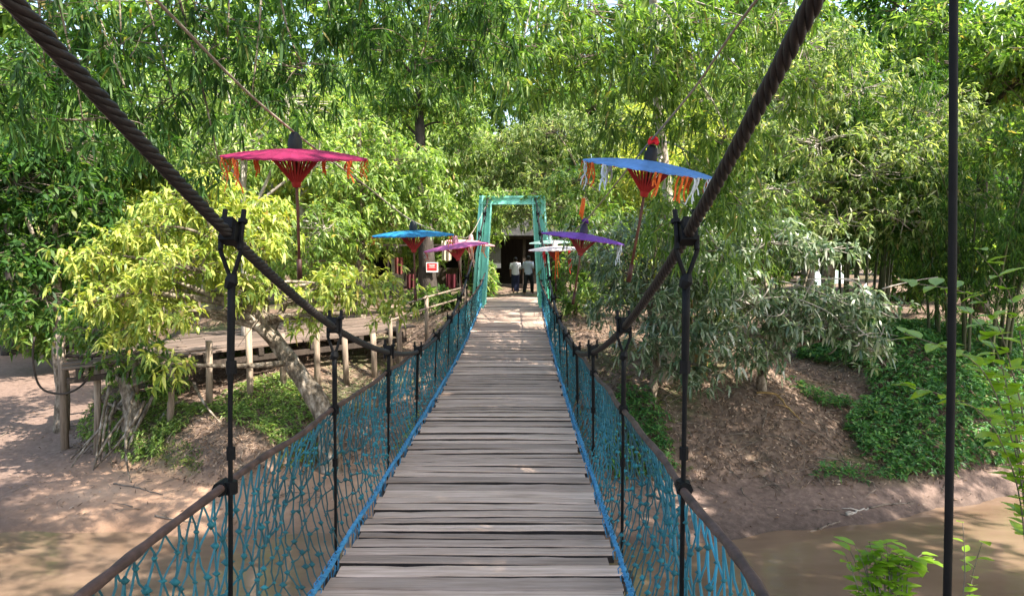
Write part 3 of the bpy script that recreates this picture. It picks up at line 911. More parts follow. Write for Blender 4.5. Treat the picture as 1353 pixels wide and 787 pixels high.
tree_on('dark_leaf_tree', 'dense dark green tree at the far left edge above the sand', -9.6, 15.2, 4.5, .16,
        [blob(50, 330, 15, 1.3, 1.2, .9), blob(80, 260, 15.4, 1.3, 1.2, .8), blob(20, 240, 15, 1.4, 1.3, .9), blob(60, 390, 14.6, 1.0, .9, .5), blob(100, 200, 15.6, 1.4, 1.2, .8), blob(-20, 350, 15, 1.2, 1.2, 1.0), blob(140, 425, 14.2, .8, .6, .3), blob(-60, 260, 15.2, 1.6, 1.4, 1.2)],
        'deep', .19, .075, 260, 7, .2, seed=12, k=7)
tree_on('pale_trunk_tree', 'slim tree with whitish trunk and bare twigs behind the crimson umbrella', -6.0, 16.2, 5.2, .10,
        [blob(330, 190, 16.2, 1.3, 1.2, .8), blob(250, 190, 16.4, 1.3, 1.2, .8), blob(420, 215, 16.4, 1.2, 1.1, .7), blob(380, 130, 16.6, 1.5, 1.2, .9), blob(430, 300, 16.2, .9, .8, .6), blob(300, 110, 16.6, 1.4, 1.2, .9)],
        'lime', .17, .05, 230, 7, .2, seed=13, k=6, bark='palebark', twig='palebark', twr=.014)
tree_on('lime_leaf_tree', 'bright lime green tree left of the portal above the teal umbrella', -3.9, 18.6, 5.2, .13,
        [blob(480, 250, 18.3, 1.2, 1.1, .9), blob(455, 310, 17.8, 1.0, .9, .7), blob(520, 215, 18.8, 1.2, 1.1, .8), blob(560, 255, 19, .9, .9, .7), blob(450, 190, 18.6, 1.3, 1.1, .8), blob(515, 290, 18.2, .9, .8, .5), blob(410, 345, 17.4, .8, .7, .5), blob(585, 290, 19.2, .6, .7, .5)],
        'lime', .17, .055, 280, 7, .2, seed=14, k=7)
tree_on('path_tree', 'tree arching over the path just behind the portal with hanging yellowish leaves', 2.7, 27.0, 5.0, .16,
        [blob(682, 258, 27, 1.2, 1.0, .55), blob(650, 235, 27.5, 1.2, 1.0, .8), blob(715, 230, 27, 1.2, 1.1, .8), blob(680, 195, 27.5, 1.5, 1.2, 1.0), blob(745, 255, 26.5, 1.0, 1.0, .8), blob(620, 200, 28, 1.3, 1.2, .9), blob(735, 175, 27, 1.5, 1.3, 1.0), blob(668, 283, 27, .5, .5, .35), blob(700, 288, 27, .4, .4, .3), blob(655, 288, 33, .9, .6, .35), blob(690, 282, 33, .9, .6, .35), blob(725, 290, 33, .8, .6, .4), blob(620, 285, 33, .9, .6, .45)],
        'olive', .2, .055, 330, 7, .25, seed=17, k=7, detail=1, hang=.1, sag=.5)
# rough stump and roots under the leaning tree's crown
b1 = at(175, 530, 13.0); b1[2] = hz(b1[0], b1[1]) - .1
def roots_extra(wood, tw, base, g):
    for k in range(16):
        a = base + np.array([g.normal(0, .5), g.normal(0, .25), g.uniform(.2, 1.0)])
        e = a + np.array([g.normal(0, .5), g.normal(-.25, .25), 0]); e[2] = hz(e[0], e[1]) - .02
        wood.tube(bez(a, (a + e) / 2 + g.normal(0, .15, 3), e, 7) - base, np.linspace(.035, .012, 7), 5)
make_tree('stump_bush', 'tangled stump with exposed roots at the left end of the boardwalk', 'bush', b1, [(b1, .2), (b1 + [0, 0, .5], .15), (b1 + [-.15, 0, 1.1], .08)],
          [blob(170, 470, 13.1, .7, .6, .4), blob(120, 440, 13.3, .6, .5, .35), blob(220, 500, 13, .5, .5, .25)], 'mid', .15, .05, 60, 5, .14, seed=15, k=6, extra=roots_extra)

# dark straight trunk with red sign, left of the portal
DT = 22.5
dtb = at(567, 400, DT); dtb[2] = hz(dtb[0], DT) - .05
make_tree('dark_trunk_tree', 'tall tree with straight dark trunk carrying a red sign, left of the portal', 'tree', dtb,
          [(dtb, .30), (at(566, 360, DT), .24), (at(562, 290, DT), .19), (at(558, 215, DT), .15), (at(552, 120, DT), .11), (at(548, 30, DT), .07)],
          [blob(560, 110, DT, 2.0, 1.6, 1.1), blob(500, 60, DT, 1.8, 1.5, 1.2), blob(640, 70, DT, 1.9, 1.6, 1.2), blob(600, 165, DT + .5, 1.2, 1.2, .8), blob(520, 150, DT + .5, 1.3, 1.2, .8), blob(590, 10, DT, 2.2, 1.8, 1.2)],
          'mid', .24, .065, 250, 7, .28, seed=16, k=7, bark='darkbark', detail=1)

# ------------------------------------------------------------------ drooping canopy over the river
ov = np.array([-8.6, 2.2, hz(-8.6, 2.2) - .1])
make_tree('overhanging_tree', 'dark drooping long leaved branches hanging across the top left', 'tree', ov,
          [(ov, .26), (ov + [.2, .6, 3], .22), (ov + [.5, 2.2, 6.0], .16), (at(60, -150, 7.6), .12), (at(250, -170, 8.2), .10), (at(430, -150, 8.6), .075), (at(640, -90, 9.2), .04)],
          [blob(60, 95, 7.6, 1.0, .9, .45), blob(160, 60, 7.8, 1.0, 1.0, .45), blob(110, 160, 7.4, .7, .7, .35), blob(230, 130, 8.0, .9, .8, .45), blob(300, 60, 8.2, 1.0, 1.0, .45), blob(330, 145, 8.0, .6, .6, .35),
           blob(400, 90, 8.4, .9, .9, .45), blob(480, 60, 8.8, 1.0, 1.0, .4), blob(560, 70, 9.0, .9, .9, .4), blob(30, 20, 7.6, 1.1, 1.0, .5), blob(250, 0, 8.2, 1.4, 1.2, .6), blob(430, -10, 8.8, 1.3, 1.2, .5), blob(640, 50, 9.4, .9, .9, .4), blob(205, 210, 7.8, .35, .4, .2), blob(290, 220, 8.0, .4, .4, .2), blob(600, -20, 9.2, 1.2, 1.1, .5), blob(-60, 120, 7.4, 1.0, .9, .6)] + [(np.array([x_, y_, 4.4 + .5 * ((x_ * 7 + y_ * 3) % 3)]), 1.2, 1.2, .6) for x_ in (-6.5, -4.8, -3.0, -1.2, .5) for y_ in (5.0, 6.6, 8.2)],  # upper row of blobs is out of view, added to shade the hanging leaves
          'deep', .185, .026, 520, 7, .15, k=8, sag=.55, droop=.4, hang=.08, seed=21, spread=(40, 105), twr=.007, above=True)
ov2 = np.array([2.9, 13.6, hz(2.9, 13.6) - .1])
make_tree('drooping_tree', 'mid green tree with long drooping leaves behind the sky blue umbrella', 'tree', ov2,
          [(ov2, .17), (ov2 + [.1, -.2, 1.8], .14), (at(868, 110, 12.8), .10), (at(866, 40, 12.3), .085), (at(850, -60, 11.8), .07), (at(790, -110, 11.3), .05), (at(720, -90, 10.8), .03)],
          [blob(760, 80, 11.0, 1.1, 1.0, .5), blob(840, 110, 11.2, 1.0, 1.0, .5), blob(800, 170, 11.0, .7, .7, .35), blob(920, 90, 11.2, 1.0, 1.0, .6), blob(960, 180, 11.0, .8, .8, .55), blob(920, 240, 10.8, .7, .7, .5), blob(1000, 120, 11.4, .9, .9, .6), blob(980, 270, 10.8, .55, .6, .4),
           blob(690, 60, 10.6, .9, .9, .4), blob(900, 30, 11.4, 1.2, 1.1, .5), blob(780, 10, 11.2, 1.2, 1.1, .5), blob(700, 120, 10.8, .6, .6, .3), blob(950, 330, 11.0, .5, .5, .35), blob(880, 290, 11.4, .6, .6, .4), blob(1010, 30, 11.6, 1.1, 1.0, .6), (np.array([4.4, 12.2, 6.0]), 1.2, 1.2, .6), (np.array([5.2, 13.4, 6.6]), 1.2, 1.2, .6), (np.array([5.0, 15.2, 7.2]), 1.3, 1.3, .6), (np.array([5.8, 16.4, 7.8]), 1.3, 1.3, .6)],  # last four blobs are above the view, added to shade the far deck
          'mid', .21, .032, 330, 7, .18, k=8, sag=.55, droop=.42, hang=.08, seed=22, spread=(40, 105), bark='palebark', twr=.008, above=True)

g = np.random.default_rng(24)
nb_ = np.array([8.8, -2.0, hz(8.8, -2.0) - .1])  # out-of-view tree added on the near bank to shade deck and right strip
make_tree('shade_tree', 'unseen spreading tree on the near bank, added to shade the deck', 'tree', nb_,
          [(nb_, .38), (nb_ + [-.2, .4, 3], .32), (nb_ + [-.8, 1.6, 5.6], .22), (nb_ + [-1.6, 3.6, 7.4], .12)],
          [(np.array([x_ + g.normal(0, .4), y_ + g.normal(0, .4), max(4.3 + g.uniform(0, 2.2), .43 * y_ + 1.3)]), 1.5, 1.5, .8) for x_ in (3.6, 5.4, 7.2, 9.2) for y_ in (-4.2, -2.2, -.2, 1.8, 3.8, 5.6, 7.4, 9.0) if x_ < 9 or y_ > 1] + [(np.array([x_, y_, 5.6 + .3 * (x_ - 11)]), 1.5, 1.5, .8) for x_ in (11.2, 12.8) for y_ in (4.2, 6.0, 7.6)] + [(np.array([x_, y_, 7.6]), 1.6, 1.6, .7) for x_ in (5.2, 7.2, 9) for y_ in (-3, -1, 1, 3, 5)],
          'mid', .32, .10, 1300, 8, .3, k=7, detail=1, seed=24, twr=.015)

tree_on('gully_shade_tree', 'unseen dark tree beyond the right edge, added to shade the bank hollow', 14.2, 15.2, 6.5, .24,
        [(np.array(c_), 1.6, 1.6, .9) for c_ in ((12.6, 9.6, 5.4), (13.8, 11.2, 6.0), (12.4, 11.8, 5.2), (14.4, 9.4, 6.2), (13.2, 13.4, 5.6), (15.2, 12.6, 6.6), (12.6, 15.0, 4.2), (14.2, 14.6, 3.4))],
        'deep', .26, .085, 330, 8, .3, lean=(-1.2, -2.2), seed=25, k=7, detail=1)  # out-of-view tree, crown placed to shade the gully on the right

# ------------------------------------------------------------------ trees and shrubs of the right bank
tree_on('pale_leaf_tree', 'broad sunlit tree with pale yellow green leaves on the right bank', 7.4, 16.8, 5.2, .17,
        [blob(1080, 190, 16.2, 1.3, 1.2, .8), blob(1150, 230, 15.8, 1.3, 1.2, .8), blob(1040, 130, 16.6, 1.3, 1.2, .8), blob(1190, 290, 15.4, 1.1, 1.0, .6), blob(1110, 290, 15.6, 1.2, 1.1, .55), blob(1200, 200, 16, 1.3, 1.2, .8), blob(1030, 250, 16, 1.1, 1.0, .6), blob(1130, 120, 16.8, 1.4, 1.2, .8), blob(1250, 260, 16, 1.1, 1.1, .8), blob(1060, 60, 17, 1.4, 1.2, .8), blob(1240, 150, 16.8, 1.2, 1.2, .8)],
        'olive', .16, .045, 400, 7, .2, seed=31, k=7, twr=.014, twig='palebark')
shb = np.array([4.6, 13.2, hz(4.6, 13.2) - .1])
def bare_twigs(wood, tw, base, g):
    for k in range(34):
        p = at(g.uniform(960, 1170), g.uniform(365, 470), g.uniform(11.6, 12.6))
        q = p + np.array([g.normal(0, .5), g.normal(-.1, .2), g.normal(-.08, .25)])
        tw.tube(bez(p, (p + q) / 2 + g.normal(0, .12, 3), q, 7) - base, np.linspace(.014, .004, 7), 5)
make_tree('grey_leaf_shrub', 'spreading shrub with pale grey green leaves and bare twigs over the bank hollow', 'shrub', shb,
          [(shb, .10), (shb + [.0, -.2, .5], .085), (shb + [.3, -.3, 1.0], .06), (shb + [.6, -.4, 1.6], .035)],
          [blob(990, 400, 12.2, .8, .7, .35), blob(1050, 420, 12.2, .7, .6, .3), blob(1110, 430, 12.2, .7, .6, .3), blob(1160, 460, 12.2, .55, .5, .25), blob(1090, 395, 12.6, .8, .7, .25), blob(950, 450, 12.0, .6, .6, .4), blob(1010, 320, 13.0, .9, .8, .4), blob(1080, 330, 13.2, .9, .7, .2), blob(1130, 400, 12.6, .7, .6, .25), blob(1000, 470, 12, .5, .5, .2), blob(950, 370, 12.6, .7, .6, .4)],
          'pale', .18, .044, 165, 6, .17, seed=32, k=8, twig='palebark', extra=bare_twigs, sag=.25, twr=.012)
shb2 = np.array([2.5, 12.9, hz(2.5, 12.9) - .1])
make_tree('oleander_shrub', 'tall leafy shrub with narrow pointed leaves right of the bridge net', 'shrub', shb2,
          [(shb2, .09), (shb2 + [.1, 0, .8], .07), (shb2 + [0, .1, 1.6], .05), (shb2 + [-.1, .1, 2.4], .03)],
          [blob(860, 400, 12.4, .6, .6, .45), blob(850, 450, 12.1, .55, .55, .35), blob(900, 430, 12.2, .6, .6, .4), blob(830, 360, 12.8, .6, .6, .45), blob(900, 360, 12.8, .7, .6, .5), blob(890, 490, 11.9, .5, .5, .3), blob(870, 310, 13, .7, .6, .5), blob(800, 330, 13.4, .6, .6, .5), blob(930, 310, 13.2, .7, .7, .5), blob(810, 400, 13, .45, .45, .4), blob(940, 490, 11.9, .35, .35, .25)],
          'pale', .18, .036, 165, 6, .16, seed=33, k=8, sag=.3, twr=.01)
shb3 = np.array([2.0, 16.6, hz(2.0, 16.6) - .1])
make_tree('gate_shrub', 'dense green shrub beside the right portal post below the purple umbrella', 'shrub', shb3,
          [(shb3, .08), (shb3 + [.05, 0, .7], .06), (shb3 + [0, .1, 1.4], .045), (shb3 + [.1, .1, 2.2], .025)],
          [blob(775, 345, 16.6, .6, .6, .6), blob(800, 300, 17, .7, .7, .6), blob(760, 290, 17.4, .5, .6, .6), blob(785, 380, 16.2, .5, .5, .3), blob(820, 350, 16.6, .6, .6, .5), blob(745, 365, 17.2, .35, .4, .4), blob(770, 240, 17.6, .8, .8, .5)],
          'mid', .16, .036, 150, 6, .17, seed=34, k=8, sag=.3)

# near sapling with large fresh leaves at the right edge: every leaf is a piece
def fresh_leaf(k):
    g = np.random.default_rng(300 + k)
    n = 7
    t = np.linspace(0, 1, n)
    wv = np.sin(np.pi * t ** .8) ** .9 * .27
    wv[0] = .012; wv[-1] = .002
    zc_ = -.22 * t ** 2 + .02 * np.sin(t * 6 + k)
    mid = np.stack([t, 0 * t, zc_], -1)
    Lf = np.stack([t, -wv, zc_ + wv * .28 + .012 * np.sin(t * 14)], -1)
    Rt = np.stack([t, wv, zc_ + wv * .28 + .012 * np.cos(t * 13)], -1)
    V = np.concatenate([Lf, mid, Rt])
    Q = [[r * n + i, r * n + i + 1, (r + 1) * n + i + 1, (r + 1) * n + i] for r in (0, 1) for i in range(n - 1)]
    return mesh('leaf', V, np.array(Q), LF['sapling'], True)
fls = [fresh_leaf(k) for k in range(4)]
def big_leaf_plant(name, label, cat, base, stems, nleaf, L, seed, mat_wood='twig'):
    g = np.random.default_rng(seed)
    base = np.array(base, float)
    root = thing(name, label, cat, base)
    for st in stems:
        q = spline(st, 26)
        mb = MB(); mb.tube(q - base, np.linspace(.012, .003, 26), 6)
        so_ = mb.build('stem', M[mat_wood], root, True)
        for k in range(nleaf):
            i = int(np.interp(k / max(1, nleaf - 1), [0, 1], [10, 25]))
            a = g.uniform(0, 6.28)
            tan = unit(q[min(i + 1, 25)] - q[i - 1])
            o = link('leaf', fls[g.integers(4)], so_)
            d = unit(np.array([math.cos(a), math.sin(a), g.uniform(-.25, .3)]) + tan * .5)
            o.location = q[i] - base
            o.rotation_euler = Vector(d).to_track_quat('X', 'Z').to_euler()
            s = L * g.uniform(.65, 1.15)
            o.scale = (s, s, s)
    return root
sb_ = np.array([5.4, 7.2, -4.2])
big_leaf_plant('sapling', 'young sapling with large fresh green leaves at the right edge', 'sapling', sb_,
               [[sb_, at(1330, 560, 6.8), at(1290, 480, 6.6), at(1195, 440, 6.5)], [sb_, at(1340, 500, 6.9), at(1300, 400, 6.7), at(1185, 370, 6.5)],
                [sb_, at(1345, 430, 7), at(1330, 380, 6.8), at(1290, 330, 6.7)], [sb_, at(1330, 600, 6.8), at(1290, 540, 6.5), at(1190, 505, 6.4)], [sb_, at(1340, 560, 6.9), at(1310, 450, 6.8), at(1270, 400, 6.7)], [sb_, at(1345, 600, 6.9), at(1330, 520, 6.8), at(1290, 470, 6.7)]],
               36, .22, 41)
sb2 = np.array([3.15, 5.0, hz(3.15, 5.0)])
big_leaf_plant('waterside_bush', 'small bright green bush cut by the lower edge over brown water', 'bush', sb2,
               [[sb2, at(1150 + a, 790, 5.3), at(1140 + a * 1.3, 750, 5.4), at(1128 + a * 1.9 + j, 722 + j, 5.5)] for a, j in ((-12, 12), (-5, 5), (2, -2), (8, 0), (14, -6), (20, -3), (26, -6), (30, 4), (36, 2), (42, 10), (14, 12), (28, 14), (48, 16), (4, 9), (22, 7), (38, 14))], 24, .15, 42)
sb3 = np.array([3.7, 5.2, hz(3.7, 5.2)])
big_leaf_plant('waterside_sprig', 'thin leafy sprig behind the black hanger at the lower right', 'sprig', sb3,
               [[sb3, at(1272, 800, 5.5), at(1275, 750, 5.5), at(1272, 690, 5.5)], [sb3, at(1280, 800, 5.5), at(1285, 760, 5.6), at(1298, 715, 5.6)]], 13, .13, 43)

# bamboo clump at the right
def bamboo(name, label, X, D, n, h, spreadr, seed, leaf='deep', clumps=120, rad=.03, culm='bamboo'):
    g = np.random.default_rng(seed)
    z = hz(X, D) - .05
    base = np.array([X, D, z])
    root = thing(name, label, 'bamboo', base)
    cps = []
    for k in range(n):
        a, r = g.uniform(0, 6.28), spreadr * g.uniform(.1, 1) ** .6
        p0 = np.array([math.cos(a) * r, math.sin(a) * r, 0])
        hh = h * g.uniform(.7, 1.1)
        lean = np.array([math.cos(a), math.sin(a), 0]) * g.uniform(.3, 1.3) + g.normal(0, .15, 3) * [1, 1, 0]
        q = bez(p0, p0 + [0, 0, hh * .6], p0 + lean + [0, 0, hh], 14)
        mb = MB(); mb.tube(q, np.linspace(rad, rad * .3, 14) * (1 + .06 * (np.arange(14) % 2)), 7)
        mb.build('culm', M[culm], root, True)
        cps.append(q[5:])
    cps = np.concatenate(cps)
    c = cps[g.integers(0, len(cps), clumps)] + g.normal(0, .35, (clumps, 3)) + base
    pts = (c[:, None] + g.normal(0, .16, (clumps, 8, 3))).reshape(-1, 3)
    ax = unit(g.normal(0, .6, pts.shape) + np.array([0, 0, -.5]))
    V, F = whorls(g, pts - base, ax, 7, .17, .022, (20, 90), .5, .3, 1)
    link('crown', mesh('crown', V, F, LF[leaf]), root)
    return root
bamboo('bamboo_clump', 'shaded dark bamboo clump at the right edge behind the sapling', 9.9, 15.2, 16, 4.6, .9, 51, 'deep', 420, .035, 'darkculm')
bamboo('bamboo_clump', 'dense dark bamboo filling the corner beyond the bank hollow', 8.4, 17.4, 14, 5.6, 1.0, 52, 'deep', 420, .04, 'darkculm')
bamboo('bamboo_clump', 'tan bamboo stems rising behind the right cable clamp', 3.45, 13.6, 9, 3.4, .3, 53, 'mid', 110, .022)

# ------------------------------------------------------------------ background forest
def proto(leaf, seed, L=.27, W=.085, h=8, clumps=300, bark='bark', wide=2.6):
    g = np.random.default_rng(seed)
    bl = []
    for k in range(11):
        a, r = g.uniform(0, 6.28), wide * g.uniform(.1, 1) ** .6
        zz = g.uniform(.18, 1.0) * h
        f = 1 - .45 * abs(zz / h - .55)
        bl.append((np.array([math.cos(a) * r * f, math.sin(a) * r * f, zz]), 1.35, 1.35, .95))
    return bl
PB = {k: proto(k, s, h=hh) for k, s, hh in (('lime', 61, 8.0), ('mid', 62, 8.5), ('olive', 63, 8.0), ('deep', 64, 9.0), ('yellow', 65, 7.0))}
protos = {}
def back_tree(kind, label, X, D, rot, scale, name=None):
    z = hz(X, D) - .1
    nm = name or {'lime': 'lime_green_tree', 'mid': 'broadleaf_tree', 'olive': 'olive_leaf_tree', 'deep': 'dark_evergreen_tree', 'yellow': 'yellow_green_tree'}[kind]
    if kind not in protos:
        h = {'lime': 7.5, 'mid': 8, 'olive': 7.5, 'deep': 8.5, 'yellow': 6.5}[kind]
        t = make_tree(nm, label, 'tree', (0, 0, 0), [((0, 0, 0), .22), ((.15, 0, h * .35), .17), ((-.1, .1, h * .7), .10), ((0, 0, h), .05)], PB[kind], kind, .30, .095, 330, 8, .34, k=6, detail=1, seed=ord(kind[0]), bark='darkbark' if kind in ('deep', 'mid') else 'palebark', twig='palebark' if kind in ('lime', 'olive') else 'twig', twr=.022)
        protos[kind] = t
    else:
        t = copy_tree(protos[kind])
    t.location = (X, D, z); t.rotation_euler = (0, 0, rot); t.scale = (scale, scale, scale)
    tag(t, label, 'tree', 'trees of the forest behind')
BT = [
    ('lime', 'light green tree directly above the portal in the background', -4.2, 33.5, .3, 1.1),
    ('olive', 'beige green tree behind the right half of the portal beam', 4.9, 28.5, 1.1, .9),
    ('yellow', 'yellow green tree in the gap left of the dark sign trunk', -7.0, 24, .5, 1.0),
    ('lime', 'green tree rising above the lime tree left of the portal', -4.6, 29, 2.0, 1.1),
    ('lime', 'sunlit tree behind the crimson umbrella at mid distance', -9.6, 22.5, 1.2, .95),
    ('mid', 'dark tree in the background between crimson umbrella and left edge', -13.6, 24, 2.2, 1.0),
    ('yellow', 'sunlit yellowish tree in the far left background over the sand', -15.4, 30, 3.0, 1.15),
    ('mid', 'green tree at the far left edge high over the sand', -19, 27, .8, 1.2),
    ('lime', 'far light green tree behind the dark trunk with the sign', -8.4, 36, 4.0, 1.25),
    ('olive', 'far olive tree at the upper left beyond the lime tree', -12.5, 38, .9, 1.3),
    ('deep', 'far dark tree behind the market hut', .8, 44, 1.9, 1.2),
    ('yellow', 'yellow green tree behind the drooping tree right of the portal', 5.6, 24, 2.6, .95),
    ('olive', 'olive tree behind the sky blue umbrella in the background', 7.6, 29.5, 3.4, 1.0),
    ('lime', 'light tree behind the pale tree on the right bank', 9.8, 24, 5.0, 1.05),
    ('deep', 'tall dark tree at the upper right corner of the forest', 14.6, 26, .4, 1.35),
    ('deep', 'dark tree right of the clearing behind the bamboo', 17.5, 31, 2.9, 1.3),
    ('mid', 'green tree behind the bamboo at the right edge', 13.4, 20.5, 1.6, 1.0),
    ('mid', 'far green tree over the hut roof right of the portal', 6.2, 42, .2, 1.4),
    ('lime', 'far light tree high above the clearing on the right', 13.0, 48, 2.4, 1.6),
    ('deep', 'far dark tree beyond the clearing tents', 20.0, 52, 3.7, 1.5),
    ('lime', 'far green tree over the left part of the hut', -4.5, 46, 5.2, 1.5),
    ('yellow', 'far yellow green tree in the left distance', -18, 44, .1, 1.6),
    ('mid', 'far green tree closing the view at the left edge', -26, 38, 1.3, 1.5),
    ('deep', 'far dark tree at the extreme left distance', -31, 46, 2.1, 1.6),
    ('mid', 'far green tree at the extreme right distance', 27, 40, 4.4, 1.6),
]
for kind, label, X, D, rot, s in BT:
    back_tree(kind, label, X, D, rot, s)

# far-off wood that closes the view
g = np.random.default_rng(71)
n = 9500
ang = g.uniform(-1.0, 1.0, n)
rd = g.uniform(56, 66, n)
X, Dp = np.sin(ang) * rd * 1.05, np.cos(ang) * rd * .55 + 30
top = 24 + 3.0 * noise2(X * .12, X * 0, 1.5)
pts = np.stack([X, Dp, -1.7 + g.uniform(0, 1, n) * top], -1)
V, F = whorls(g, pts, unit(g.normal(0, 1, pts.shape) + [0, -.4, .4]), 7, 1.25, .5, (40, 100), .3, .25, 1)
tag(link('distant_woods', mesh('distant_woods', V, F, LF['mid'])), 'distant green woods closing the view behind the trees', 'woods', kind='stuff')

# ------------------------------------------------------------------ boardwalk on the left bank
A, B = np.array([-8.0, 12.8, -2.04]), np.array([-2.35, 15.9, -1.66])
ax = unit(B - A); bk = unit(np.array([-ax[1], ax[0], 0])); LEN = np.linalg.norm(B - A)
bw = thing('boardwalk', 'weathered plank boardwalk on wooden posts along the left bank', 'boardwalk', (A + B) / 2 - [0, 0, .9])
bo = np.array(bw.location)
rot = np.stack([ax, bk, np.cross(ax, bk)], 1)
g = np.random.default_rng(81)
bpm = []
for k in range(5):
    mb = MB()
    L_ = LEN / 3
    xs = np.linspace(-.5, .5, 8)
    for sg in range(1):
        wv = g.normal(0, .006, (4, 8))
        rowsv = [np.stack([xs, np.full(8, y) + wv[q], np.full(8, z) + g.normal(0, .003, 8)], -1) for q, (y, z) in enumerate(((-.5, 0), (.5, 0), (.5, -.18), (-.5, -.18)))]
        Vp = np.concatenate(rowsv)
        Qp = [[r * 8 + i, ((r + 1) % 4) * 8 + i, ((r + 1) % 4) * 8 + i + 1, r * 8 + i + 1] for r in range(4) for i in range(7)] + [[0, 8, 16, 24], [7, 31, 23, 15]]
        mb.add(Vp, np.array(Qp)[:, ::-1])
    bpm.append(mb.me('plank', M['walkplank']))
for r in range(15):
    for sgm in range(3):
        L_ = LEN / 3
        if r > 10 and sgm == 0: continue
        o = link('plank', bpm[g.integers(5)], bw)
        c = A + ax * (L_ * (sgm + .5) + (.35 if r % 2 else -.1)) + bk * (.11 + r * .235)
        o.location = c - bo + np.array([0, 0, g.normal(0, .008)])
        m_ = Matrix(rot.tolist()).to_4x4() @ Euler((g.normal(0, .02), g.normal(0, .004), g.normal(0, .006))).to_matrix().to_4x4()
        o.rotation_euler = m_.to_euler()
        o.scale = (L_ * g.uniform(.97, 1.0), .215, .2)
for fr in (.03, .2, .36, .52, .68, .84, .98):
    mb = MB(); mb.box(A + ax * LEN * fr + bk * 1.75 - [0, 0, .13] - bo, (.1, 3.6, .14), rot)
    mb.build('joist', M['darktimber'], bw)
for off in (.02, 3.5):
    mb = MB(); mb.box(A + ax * LEN * .5 + bk * off - [0, 0, .25] - bo, (LEN, .1, .1), rot)
    mb.build('bearer', M['darktimber'], bw)
for px_, topy, dd_ in ((128, 478, 13.2), (178, 470, 13.1), (372, 440, 13.9), (455, 445, 14.8), (226, 486, 12.95), (276, 450, 13.2), (328, 432, 13.5), (418, 432, 14.3), (493, 440, 15.2), (527, 424, 15.6)):
    t_ = at(px_, topy, dd_)
    zb = hz(t_[0], t_[1]) - .15
    mb = MB()
    j = g.normal(0, .03, 2)
    mb.tube(np.array([[t_[0] + j[0], t_[1], zb], [t_[0] + j[0] * .4, t_[1] + .01, (zb + t_[2]) / 2], [t_[0], t_[1], t_[2]]]) - bo, [.068, .06, .062], 9)
    mb.build('post', M['timber'], bw, True)
for fr in (.12, .45, .8):
    c = A + ax * LEN * fr + bk * 3.3
    zb = hz(c[0], c[1]) - .15
    if zb < c[2] - .2:
        mb = MB(); mb.tube(np.array([[c[0], c[1], zb], [c[0], c[1], c[2] - .2]]) - bo, .07, 8); mb.build('post', M['timber'], bw, True)
# rail of poles towards the portal
rl = thing('pole_railing', 'low railing of thin poles between the boardwalk and the portal', 'railing', (-1.9, 16.6, hz(-1.9, 16.6)))
ro = np.array(rl.location)
P0, P1 = np.array([-2.6, 15.3, -1.18]), np.array([-1.15, 17.6, -.82])
for q in (0, .45, 1):
    c = P0 * (1 - q) + P1 * q
    mb = MB(); mb.tube(np.array([[c[0], c[1], hz(c[0], c[1]) - .15], c + [0, 0, .06]]) - ro, .045, 8); mb.build('post', M['timber'], rl, True)
for dz_ in (0, -.25):
    mb = MB(); mb.tube(np.array([P0 - unit(P1 - P0) * .2, (P0 + P1) / 2 + [0, 0, .02], P1]) + [0, -.05, dz_] - ro, .022, 7); mb.build('rail', M['timber'], rl, True)
# old fence end at the far left
fe = thing('post_fence', 'old fence with tall post and two dark crossbars at the far left', 'fence', (at(80, 548, 13.6)[0], 13.6, hz(at(80, 548, 13.6)[0], 13.6)))
fo = np.array(fe.location)
t_ = at(80, 440, 13.6)
mb = MB(); mb.tube(np.array([[t_[0], 13.6, fo[2] - .25], [t_[0] + .01, 13.6, -2.3], [t_[0] - .02, 13.6, t_[2]]]) - fo, [.075, .07, .068], 9); mb.build('post', M['timber'], fe, True)
for y0, y1, rr in ((458, 455, .05), (471, 463, .035)):
    mb = MB(); mb.tube(np.array([at(72, y0, 13.62), at(110, y0 + 1, 13.7), at(170, y1, 13.9)]) + [0, .1, 0] - fo, rr, 8); mb.build('crossbar', M['darktimber'], fe, True)
mb = MB(); mb.tube(spline([at(45, 445, 13.2), at(44, 480, 13.2), at(58, 515, 13.3), at(85, 520, 13.4), at(112, 505, 13.5), at(122, 470, 13.6)], 30), .02, 7)
tag(mb.build('hanging_vine', M['darkbark'], None, True), 'dark looping vine hanging beside the fence post at far left', 'vine')

# ------------------------------------------------------------------ behind the portal: hut, people, signs
hut = thing('market_hut', 'long dark wooden hut behind the portal at the end of the path', 'hut', (-2.6, 37, hz(-2.6, 37)))
mb = MB(); mb.box((0, 1.5, 1.2), (10.5, .1, 2.4)); mb.build('back_wall', noisy('dark_boards', [(.3, (.006, .005, .004)), (.7, (.02, .016, .013))], 3, 5, .9, .4, (8, 8, .6)), hut)  # back wall boards in an almost black tone
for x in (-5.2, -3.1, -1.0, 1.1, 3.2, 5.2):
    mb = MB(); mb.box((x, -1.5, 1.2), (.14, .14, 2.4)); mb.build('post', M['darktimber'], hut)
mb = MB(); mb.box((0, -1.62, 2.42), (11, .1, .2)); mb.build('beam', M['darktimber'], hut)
rm = noisy('tin_roof', [(.3, (.018, .016, .014)), (.7, (.05, .045, .04))], 3, 5, .6, .3)
mb = MB(); mb.box((0, -.9, 2.95), (11.6, 2.4, .06), np.array(Euler((R(24), 0, 0)).to_matrix())); mb.box((0, 1.2, 2.95), (11.6, 2.4, .06), np.array(Euler((R(-24), 0, 0)).to_matrix()))
mb.build('roof', rm, hut)
pw = noisy('tin_panel', [(.3, (.10, .105, .11)), (.7, (.18, .185, .19))], 2, 4, .6, .6, (30, 1, .3))
mb = MB(); mb.box((1.6, -1.45, 1.55), (.9, .05, 1.3)); mb.build('wall_panel', pw, hut)
